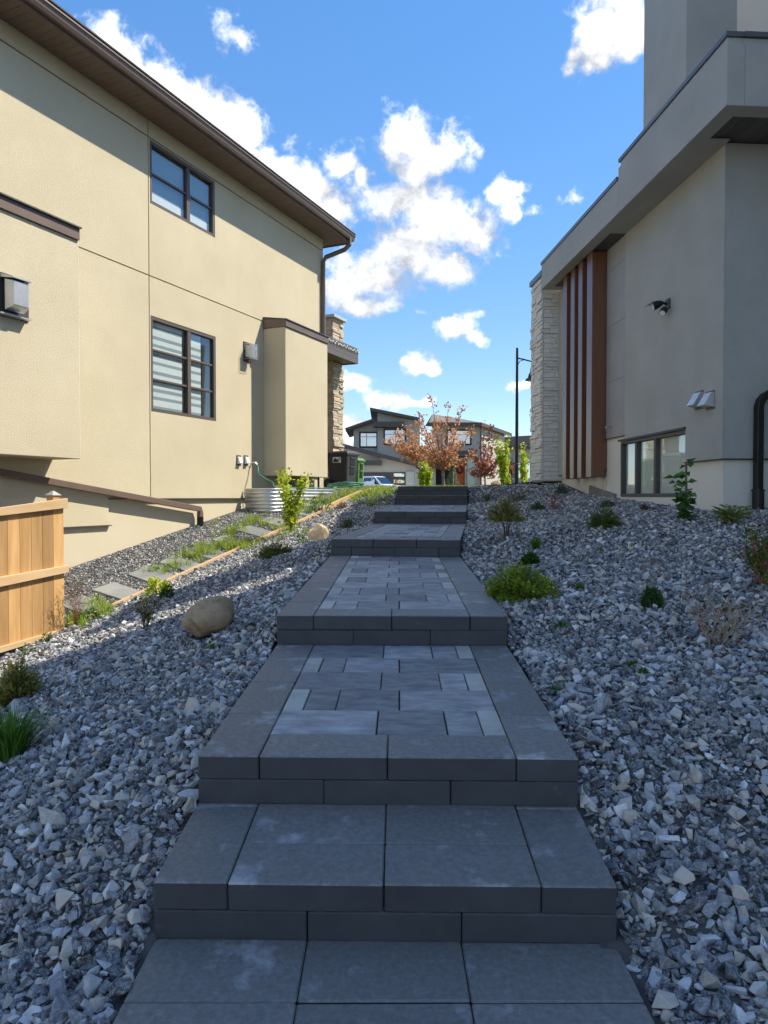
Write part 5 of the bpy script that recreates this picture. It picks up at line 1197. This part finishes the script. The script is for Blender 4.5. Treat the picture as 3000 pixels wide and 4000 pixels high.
cs += [Vector((x_, y_, float(ground(x_, y_)))) for x_, y_ in zip(nr.uniform(-.6, 8, 700), nr.uniform(18.4, 21.5, 700))]
V, F, vr = blades(np.array(cs), 12, .13, .15, .008, .6)
raw('lawn_grass', V, F, leaf_mat('lawn_blade', (.12, .17, .03), (.30, .36, .08), (.50, .48, .20), trans=.4), None, vr, label='unmown grass at the top of the bank beyond the steps', cat='grass', kind='stuff')
# black edging behind the right-hand bank
ed = MB(); a = Vector((STEPS[-1][2] + hw + .02, 14.75, .19)); b = Vector((3.35, 15.1, .335))
ed.hexa([a + Vector((0, 0, -.2)), b + Vector((0, 0, -.2)), b + Vector((0, .04, -.2)), a + Vector((0, .04, -.2))], [a, b, b + Vector((0, .04, 0)), a + Vector((0, .04, 0))])
ed.build('bed_edging', M_blackm, None, label='black plastic edging along the top of the right gravel bed', cat='edging')
# ------------------------------------------------------------------ across the lawn: street lamp, trees, truck, far houses
lp = atY(2018, 1880, 26.0); lz = float(ground(lp.x, lp.y)); lamp = empty('street_lamp', Matrix.Translation((lp.x, lp.y, lz)), 'tall black street lamp with a bell shade left of the white column', 'street lamp')
zt = atY(2018, 1368, 26).z
MB().tube([(lp.x, lp.y, lz), (lp.x, lp.y, lz + 1.2), (lp.x, lp.y, zt)], [.085, .065, .045], 14).build('pole', M_blackm, lamp)
MB().ball((lp.x, lp.y, zt + .05), .05, 10, 8).build('finial', M_blackm, lamp)
az = atY(2018, 1398, 26).z; hx = atY(2080, 1440, 26)
MB().tube([(lp.x, lp.y, az), (lp.x + .3, lp.y, az - .07), (hx.x, lp.y, az - .14)], .028, 8).tube([(lp.x, lp.y, az - .3), (lp.x + .1, lp.y, az - .12), (lp.x + .26, lp.y, az - .07)], .014, 6).tube([(hx.x, lp.y, az - .13), (hx.x, lp.y, az - .35)], .018, 8).build('arm', M_blackm, lamp)
sz = atY(2080, 1486, 26).z
sh = MB().lathe((hx.x, lp.y, sz), [(.27, 0), (.26, .03), (.17, .10), (.13, .24), (.09, .30), (.075, .46), (.03, .50)], 20).build('shade', M_blackm, lamp, smooth=False)
MB().ball((hx.x, lp.y, sz), .17, 14, 10, (1, 1, .75)).build('globe', glass_mat('lamp_globe', (.95, .95, .93), .1), lamp, smooth=True)

def tree(base, trunk, targets, m, label, nleaf, leaf, spread, r0=.05, bark=None, name='maple_tree', gmap=None, cat='tree'):
    o = empty(name, Matrix.Translation(base), label, cat, 'trees on the front lawn'); mb = MB(); fork = trunk
    mb.tube([base, base.lerp(fork, .5) + Vector((.01, 0, 0)), fork], [r0 * 1.15, r0, r0 * .9], 10); mb.build('trunk', bark or M_bark, o)
    pts = []; mb = MB()
    for tg_ in targets:
        tg_ = Vector(tg_); L_ = (tg_ - fork).length; mid = fork.lerp(tg_, .45) + Vector(((tg_.x - fork.x) * .10, nr.normal() * .15, -.03 * L_)); P = []
        for f in np.linspace(0, 1, 9): P.append(fork * (1 - f) ** 2 + mid * 2 * f * (1 - f) + tg_ * f * f)
        mb.tube(P, [r0 * .55 * (1 - .88 * k / 8) for k in range(9)], 6)
        for k in range(2, 9):
            for s_ in range(3):
                f = P[k - 1].lerp(P[k], nr.random()); d = Vector(nr.normal(size=3)).normalized(); l = spread * nr.uniform(.4, 1.0) * (1.15 - .09 * k); e = f + d * l + Vector((0, 0, l * .3)); mb.tube([f, f.lerp(e, .5) + Vector((0, 0, .02)), e], [.007, .005, .002], 4)
                pts += [f.lerp(e, q) for q in (.5, .75, 1.0)]
        pts += [P[8], P[8], P[7].lerp(P[8], .5)]
    mb.build('limbs', bark or M_bark, o)
    k = nr.integers(0, len(pts), nleaf); q = np.array([pts[i] for i in k]) + nr.normal(size=(nleaf, 3)) * spread * .17
    tone = np.array([((i * 7919) % 97) / 97 for i in k]) * .6 + nr.random(nleaf) * .4
    leaves('crown', q, nr.normal(size=(nleaf, 3)) + np.array([0, 0, -.35]), leaf * nr.uniform(.7, 1.3, nleaf), leaf * .85, m, o, tone, fold=.15, curl=.2); return o
def T(x, y_, Y, dy=0): p = atY(x, y_, Y + dy); return p
Yt = 24.0
b = onG(1731, 1895, Yt)
tree(b, T(1730, 1838, Yt), [T(1687, 1552, Yt, -.2), T(1751, 1582, Yt, .3), T(1806, 1590, Yt, .2), T(1640, 1612, Yt, -.5), T(1845, 1672, Yt, .4), T(1850, 1768, Yt, -.3), T(1600, 1690, Yt, .5), T(1660, 1700, Yt, -.8), T(1770, 1690, Yt, .9), T(1790, 1740, Yt, -.6), T(1630, 1770, Yt, .4), T(1720, 1640, Yt, .6), T(1690, 1720, Yt, .9)], M_map, 'orange-leaved young maple with a forked pale trunk above the steps', 1500, .088, .34, r0=.055)
Y2 = 27.0; b = onG(1629, 1895, Y2)
t2 = tree(b, T(1628, 1800, Y2), [T(1506, 1714, Y2), T(1550, 1690, Y2, .3), T(1551, 1762, Y2, -.3), T(1590, 1660, Y2), T(1640, 1640, Y2, .3), T(1680, 1700, Y2, -.3), T(1600, 1745, Y2, .5), T(1660, 1760, Y2, -.5), T(1560, 1722, Y2, -.6)], M_map, 'bronze maple with a thin stem in a white tree guard', 1100, .10, .42, r0=.03)
gp_ = T(1629, 1880, Y2); zb_ = b.z
MB().tube([(b.x - .02, b.y, zb_), (b.x - .02, b.y, T(1629, 1832, Y2).z)], .0, sq=(.075, .075)).build('trunk_guard', M_whitep, t2, None, bevel=.01)
Y3 = 25.5; b = onG(1894, 1895, Y3)
tree(b, T(1894, 1860, Y3), [T(1885, 1655, Y3), T(1915, 1665, Y3, .3), T(1845, 1760, Y3), T(1838, 1840, Y3, -.3), T(1935, 1705, Y3, .3), T(1900, 1740, Y3, -.4), T(1960, 1780, Y3), T(1930, 1810, Y3, .5), T(2008, 1815, Y3, -.2), T(1860, 1800, Y3, .5), T(1900, 1800, Y3, -.5)], M_map2, 'rose-leaved crabapple tree left of the street lamp', 1500, .085, .30, r0=.03, name='crabapple_tree')
def lawnsap(x, yt, yb, w, Y, label, m=M_yg, n=420, leaf=.08): 
    b = onG(x, 1893, Y); s = Y / FPX
    return sapling(0, 0, (atY(x, yt, Y).z - b.z) / s, w, label, m, base=b, n=n, leaf=leaf, grp='saplings on the front lawn')
lawnsap(1968, 1704, 1890, 80, 22.5, 'tall yellow-green sapling in front of the street lamp', n=800, leaf=.095)
lawnsap(1650, 1806, 1895, 40, 21.5, 'narrow yellow-green shrub beside the white tree guard', n=480, leaf=.085)
lawnsap(1672, 1815, 1895, 36, 21.0, 'second narrow yellow-green shrub right of the white tree guard', n=460, leaf=.085)
lawnsap(2050, 1735, 1890, 60, 30.0, 'yellow-green sapling between street lamp and white column', n=600, leaf=.12)
lawnsap(1990, 1850, 1890, 60, 20.5, 'low yellow-green bush at the foot of the street lamp', n=260, leaf=.06)
lawnsap(2098, 1580, 1890, 70, 20.0, 'thin green tree mostly hidden behind the white column', n=160, leaf=.08)
# small spruce
b = onG(1768, 1893, 22.0); zt_ = atY(1768, 1820, 22).z; sp = empty('spruce_tree', Matrix.Translation(b), 'small blue-green spruce left of the orange door', 'tree', 'trees on the front lawn'); H = zt_ - b.z
MB().tube([b, Vector((b.x, b.y, zt_))], [.025, .006], 6).build('trunk', M_bark, sp)
B, D, V_ = [], [], []
for i in range(900):
    f = nr.random() ** .8; a = nr.uniform(0, 6.28); r_ = (1 - f) * .30 * nr.uniform(.3, 1.0); B.append((b.x + math.cos(a) * r_, b.y + math.sin(a) * r_, b.z + .06 + f * H * .94 - r_ * .25)); D.append((math.cos(a), math.sin(a), .1)); V_.append(nr.random())
leaves('foliage', B, D, .06, .02, leaf_mat('spruce_needle', (.08, .12, .06), (.20, .24, .13), (.32, .34, .2)), sp, np.array(V_))
# rounded boulder on the lawn
pbl = onG(1937, 1893, 21.0); boulder(Vector((pbl.x, pbl.y, pbl.z)), (.17, .13, .15), 5, .3, .1, M_bld, 'small rounded brown boulder on the lawn left of the street lamp')

# ------------------------------------------------------------------ far grey house
M_fh = mat('far_grey_stucco', (.42, .395, .355), .9, (.45, .425, .385), .5)
M_fh2 = mat('far_cream_stucco', (.50, .46, .38), .9, (.54, .50, .42), .5)
M_fdk = mat('far_dark_trim', (.075, .066, .062), .6)
M_fred = mat('far_red_panel', (.42, .085, .04), .6, (.36, .075, .035), 3, stretch=(.2, .2, 8))
M_fdoor = mat('orange_door', (.58, .11, .035), .5)
M_fst = mat('far_pale_stone', (.55, .52, .46), .9, (.45, .43, .38), 6)
M_fglass = glass_mat('far_window_glass', (.25, .3, .35), .6)
M_froof = mat('far_shingle', (.13, .115, .105), .9, (.19, .17, .155), 5)
fhc = atY(1650, 1895, 70); fh = empty('grey_house', Matrix.Translation((fhc.x, 70, float(ground(fhc.x, 70)))), 'modern grey two-storey house with an orange door across the street', 'house')
def ppoly(name, pts, Y, depth, m, parent=fh, **kw):
    mb = MB(); mb.prism([atY(x, y_, Y) for x, y_ in pts], (0, 0, 0), (0, depth, 0)); return mb.build(name, m, parent, **kw)
def prect(name, x0, x1, y0, y1, Y, depth, m, parent=fh): return ppoly(name, [(x0, y0), (x1, y0), (x1, y1), (x0, y1)], Y, depth, m, parent)
def fwin(x0, x1, y0, y1, Y, vs=(), hs=()):
    w = None; fr = 2.2; mb = MB()
    def r_(a, b, c, d, dp=.12, off=0): q = [atY(x, y_, Y) for x, y_ in ((a, c), (b, c), (b, d), (a, d))]; mb.prism(q, (0, off, 0), (0, off + dp, 0))
    r_(x0, x1, y0, y0 + fr); r_(x0, x1, y1 - fr, y1); r_(x0, x0 + fr, y0 + fr, y1 - fr); r_(x1 - fr, x1, y0 + fr, y1 - fr)
    w = mb.build('window', M_fdk, fh)
    for v in vs: prect('mullion', v - 1, v + 1, y0 + fr, y1 - fr, Y + .01, .1, M_fdk, w)
    for v in hs: prect('muntin', x0 + fr, x1 - fr, v - .8, v + .8, Y + .02, .08, M_fdk, w)
    prect('pane', x0 + fr, x1 - fr, y0 + fr, y1 - fr, Y + .06, .02, M_fglass, w); prect('room', x0 - 4, x1 + 4, y0 - 4, y1 + 4, Y + .125, .05, M_dark, w)
ppoly('left_wing', [(1381, 1662), (1473, 1634), (1473, 1800), (1381, 1800)], 71, 6, M_fh)
ppoly('roof', [(1347, 1672), (1474, 1629), (1474, 1641), (1350, 1684)], 70.2, 8, M_fdk)
ppoly('main_wall', [(1474, 1604), (1640, 1640), (1640, 1900), (1474, 1900)], 70, 6, M_fh)
ppoly('roof', [(1444, 1591), (1640, 1631), (1640, 1643), (1446, 1603)], 69.2, 8, M_fdk)
prect('canopy_beam', 1458, 1579, 1646, 1667, 68.8, 1.15, M_fdk)
fwin(1407, 1472, 1690, 1745, 70.85, (1432,), (1706,)); fwin(1502, 1582, 1678, 1736, 69.86, (1545,), (1696,))
ppoly('garage_wall', [(1326, 1747), (1628, 1818), (1628, 1910), (1326, 1910)], 66, 4, M_fh2)
ppoly('garage_roof', [(1332, 1731), (1640, 1811), (1640, 1824), (1332, 1746)], 65.2, 5, M_fdk)
prect('canopy_beam', 1395, 1491, 1798, 1817, 65.3, .69, M_fdk)
gd = prect('garage_door', 1400, 1583, 1845, 1910, 65.9, .09, M_fdk)
for k in range(3): prect('door_panel', 1402, 1581, 1847 + k * 19, 1864 + k * 19, 65.86, .038, M_fdk, gd)
prect('door_pane', 1538, 1580, 1849, 1862, 65.82, .038, M_fglass, gd); prect('door_pane', 1538, 1580, 1874, 1887, 65.82, .038, M_fglass, gd)
prect('stone_pier', 1585, 1622, 1842, 1910, 65.75, .24, M_fst)
MB().tube([atY(1628, 1816, 65.7), atY(1628, 1832, 65.7), atY(1621, 1840, 65.7), atY(1621, 1905, 65.7)], .07, 6).build('downspout', M_fdk, fh)
prect('red_panel', 1641, 1700, 1760, 1814, 69.3, .7, M_fred)
ppoly('entry_roof', [(1645, 1804), (1716, 1820), (1716, 1828), (1645, 1814)], 67.2, 2.6, M_froof)
prect('entry_wall', 1641, 1702, 1828, 1905, 68.6, 1.4, M_fh2)
prect('entry_recess', 1700, 1832, 1742, 1905, 70.6, .4, M_dark)
prect('right_wall', 1690, 1877, 1655, 1800, 70.2, 1.2, M_fh)
prect('right_wall', 1832, 1877, 1800, 1905, 70.2, 1.2, M_fh)
fwin(1748, 1838, 1681, 1735, 70.05, (1772,), (1698,))
dr = prect('front_door', 1775, 1812, 1811, 1900, 70.3, .1, M_fdoor)
for k in range(5): prect('door_board', 1777 + k * 7, 1783 + k * 7, 1815, 1896, 70.27, .028, M_fdoor, dr)
for k in range(2): prect('sidelight', (1768, 1815)[k], (1773, 1826)[k], 1811, 1900, 70.35, .08, M_fglass)
prect('door_head', 1766, 1832, 1798, 1808, 70.2, .3, M_fst)
prect('white_pillar', 1826, 1853, 1785, 1905, 68.6, .8, M_fst)
prect('porch_canopy', 1738, 1858, 1760, 1782, 68.2, 2.2, M_fdk)
# side wall and hip roof
A = [atY(1877, 1655, 70.2), atY(1971, 1690, 77), atY(1971, 1893, 77), atY(1877, 1905, 70.2)]
MB().prism(A, (0, 0, 0), (-.4, .4, 0)).build('side_wall', M_fh2, fh)
e1, e2, e3 = atY(1676, 1664, 69.4), atY(1881, 1651, 69.4), atY(1998, 1697, 78); e4 = atY(1900, 1680, 84); e0 = atY(1660, 1664, 84); r1, r2 = atY(1688, 1618, 75.5), atY(1775, 1631, 75)
e1.z = e2.z; e3.z = e2.z - .3
mb = MB(); mb.add([e1, e2, e3, e4, e0, r1, r2], [(0, 1, 6, 5), (1, 2, 6), (2, 3, 6), (3, 4, 5, 6), (4, 0, 5), (0, 4, 3, 2, 1)]); mb.build('hip_roof', M_froof, fh)
def fasc(a, b): 
    mb = MB(); d = Vector((0, 0, .34)); n = Vector((0, .12, 0)); mb.hexa([a - d, b - d, b - d + n, a - d + n], [a + Vector((0, 0, .02)), b + Vector((0, 0, .02)), b + n + Vector((0, 0, .02)), a + n + Vector((0, 0, .02))]); mb.build('fascia', M_fdk, fh)
fasc(e1 - Vector((0, .13, 0)), e2 - Vector((0, .13, 0))); fasc(e2 + Vector((.02, -.13, 0)), e3 + Vector((.02, -.13, 0)))
MB().tube([atY(1879, 1662, 70), atY(1879, 1895, 70)], .07, 6).build('downspout', M_fdk, fh)
# wreath
wc = atY(1796, 1836, 70.1); wr = empty('door_wreath', Matrix.Translation(wc), 'dark round wreath hanging on the orange front door', 'wreath'); B, D = [], []
for i in range(500):
    a = nr.uniform(0, 6.28); r_ = .25 + nr.normal() * .035; B.append((wc.x + math.cos(a) * r_, wc.y + nr.normal() * .02, wc.z + math.sin(a) * r_)); D.append((math.cos(a + .8), -.3, math.sin(a + .8)))
MB().tube([(wc.x + .25 * math.cos(k * .2618), wc.y, wc.z + .25 * math.sin(k * .2618)) for k in range(25)], .05, 6).build('ring', M_twigd, wr)
leaves('foliage', B, D, .09, .03, leaf_mat('wreath_leaf', (.02, .025, .02), (.05, .05, .045), (.08, .06, .05)), wr)
# second far house to the right
f2c = atY(2040, 1890, 84); f2 = empty('brown_house', Matrix.Translation((f2c.x, 84, float(ground(f2c.x, 84)))), 'low brown-roofed house partly hidden behind the street lamp', 'house')
prect('wall', 1955, 2140, 1748, 1905, 84, 8, M_fh2, f2)
ppoly('roof', [(1935, 1748), (1975, 1706), (2090, 1700), (2150, 1745)], 83.2, 9.5, M_froof, f2)
prect('fascia', 1938, 2148, 1744, 1752, 83.0, .19, M_fdk, f2)
prect('window', 1975, 2000, 1834, 1864, 83.8, .19, M_fdk, f2); prect('pane', 1978, 1997, 1837, 1861, 83.75, .045, M_fglass, f2)
prect('canopy', 2008, 2110, 1790, 1806, 79.5, 4.4, M_fst, f2); prect('glass_screen', 2024, 2070, 1808, 1868, 80, .05, M_fglass, f2); prect('low_wall', 2008, 2110, 1869, 1905, 79.6, .3, M_fst, f2)
ppoly('porch_roof', [(1985, 1818), (2000, 1800), (2022, 1800), (2022, 1822)], 81, 2.9, M_fdk, f2)

# ------------------------------------------------------------------ white pickup truck parked on the street
M_car = mat('white_car_paint', (.80, .81, .82), .18, spec=.6)
M_cgl = glass_mat('car_glass', (.10, .13, .15), .12)
Yk = 59.5; pk = atY(1468, 1895, Yk); gk = float(ground(pk.x, pk.y)) + .012
roofz = atY(1480, 1860, Yk).z; tr_h = roofz - gk; ks = tr_h / 1.93
Mk = Matrix.Translation((pk.x, pk.y, gk)) @ Matrix.Rotation(R(-38), 4, 'Z') @ Matrix.Scale(ks, 4)
tk = empty('pickup_truck', Matrix.Translation((pk.x, pk.y, gk)) @ Matrix.Rotation(R(-38), 4, 'Z'), 'white crew-cab pickup truck parked in front of the grey house', 'truck')
# profile along x (front = +x), half width .98
def loft(secs, m, name, parent=tk, **kw):
    """secs: list of (x, [(y,z)...]) closed rings"""
    n = len(secs[0][1]); vs = [(x, a, b_) for x, r_ in secs for a, b_ in r_]; fs = [(i * n + k, i * n + (k + 1) % n, (i + 1) * n + (k + 1) % n, (i + 1) * n + k) for i in range(len(secs) - 1) for k in range(n)]
    fs += [tuple(range(n))[::-1], tuple((len(secs) - 1) * n + k for k in range(n))]; return MB().add(vs, fs).build(name, m, parent, Mk, **kw)
def ring(w, zb, zs_, zt_, wt): return [(-w * .96, zb), (w * .96, zb), (w, zs_ - .25), (w * .97, zs_), (wt, zt_), (-wt, zt_), (-w * .97, zs_), (-w, zs_ - .25)]
loft([(2.85, ring(.80, .45, .92, 1.02, .62)), (2.72, ring(.93, .42, 1.02, 1.10, .78)), (1.35, ring(.98, .42, 1.10, 1.19, .84)), (1.2, ring(.98, .42, 1.12, 1.16, .9)), (-.95, ring(.98, .42, 1.12, 1.16, .9)), (-1.0, ring(.98, .42, 1.15, 1.19, .93)), (-2.8, ring(.98, .42, 1.15, 1.19, .93))], M_car, 'body', bevel=.03)
loft([(1.32, [(-.86, 1.161), (.86, 1.161), (.84, 1.18), (-.84, 1.18)]), (.45, [(-.88, 1.161), (.88, 1.161), (.70, 1.86), (-.70, 1.86)]), (.2, [(-.88, 1.161), (.88, 1.161), (.68, 1.92), (-.68, 1.92)]), (-.75, [(-.88, 1.161), (.88, 1.161), (.68, 1.92), (-.68, 1.92)]), (-.98, [(-.88, 1.161), (.88, 1.161), (.70, 1.84), (-.70, 1.84)])], M_car, 'cab', bevel=.04)
def quad(pts, m, name, th=.012):
    P = [Vector(p) for p in pts]; n = (P[1] - P[0]).cross(P[2] - P[0]).normalized(); MB().prism(P, n * .008, n * (.008 + th)).build(name, m, tk, Mk)
quad([(1.24, -.78, 1.25), (1.24, .78, 1.25), (.50, .64, 1.83), (.50, -.64, 1.83)], M_cgl, 'windshield')
for s in (-1, 1):
    a = [(1.05, s * .868, 1.22), (.22, s * .868, 1.22), (.22, s * .725, 1.80), (.45, s * .725, 1.80)]; quad(a if s < 0 else a[::-1], M_cgl, 'side_window')
    a = [(.14, s * .868, 1.22), (-.75, s * .868, 1.22), (-.68, s * .73, 1.79), (.14, s * .725, 1.80)]; quad(a if s < 0 else a[::-1], M_cgl, 'side_window')
    mb = MB(); mb.box(.82, .98, s * 1.02, s * 1.24, 1.22, 1.48); mr_ = mb.build('mirror', M_blackm, tk, Mk, bevel=.04); MB().tube([(.9, s * .9, 1.22), (.9, s * 1.05, 1.28)], .025, 6).build('mirror_arm', M_blackm, mr_, Mk)
    MB().box(2.70, 2.86, s * .60, s * .84, .82, .98).build('headlight', M_galv, tk, Mk, bevel=.02)
    for xw in (1.85, -1.75):
        w_ = MB().tube([(xw, s * .72, .40), (xw, s * .99, .40)], .40, 24).build('wheel', M_rub, tk, Mk); MB().tube([(xw, s * .991, .40), (xw, s * 1.0, .40)], .25, 18).build('rim', M_galv, w_, Mk)
    MB().box(.15, .30, s * .983, s * 1.0, 1.0, 1.03).build('door_handle', M_blackm, tk, Mk)
MB().box(2.80, 2.90, -.55, .55, .62, .95).build('grille', M_blackm, tk, Mk, bevel=.02); MB().box(2.78, 2.98, -.95, .95, .42, .60).build('bumper', M_galv, tk, Mk, bevel=.03)
# dead leaves caught between the stones
q = []
for (x_, y_, s_, n_) in ((1560, 1400, 90, 40), (1500, 1385, 120, 25), (1400, 1110, 40, 20), (1190, 1100, 60, 20), (320, 1365, 50, 14), (1450, 1500, 160, 14), (200, 1550, 150, 12), (1640, 1280, 50, 25)):
    for k in range(n_):
        p = G((x_ + nr.normal() * s_ * .5) * u, (y_ + nr.normal() * s_ * .2) * u)
        if abs(p.x - stair_x(p.y)) > .78: q.append((p.x, p.y, p.z + nr.uniform(.015, .04)))
d_ = nr.normal(size=(len(q), 3)); d_[:, 2] *= .3
leaves('leaf_litter', q, d_, nr.uniform(.02, .045, len(q)), .02, M_dead, None, fold=.4, curl=.3, label='dead brown leaves scattered on the gravel', cat='leaf litter', kind='stuff')
do_gravel()
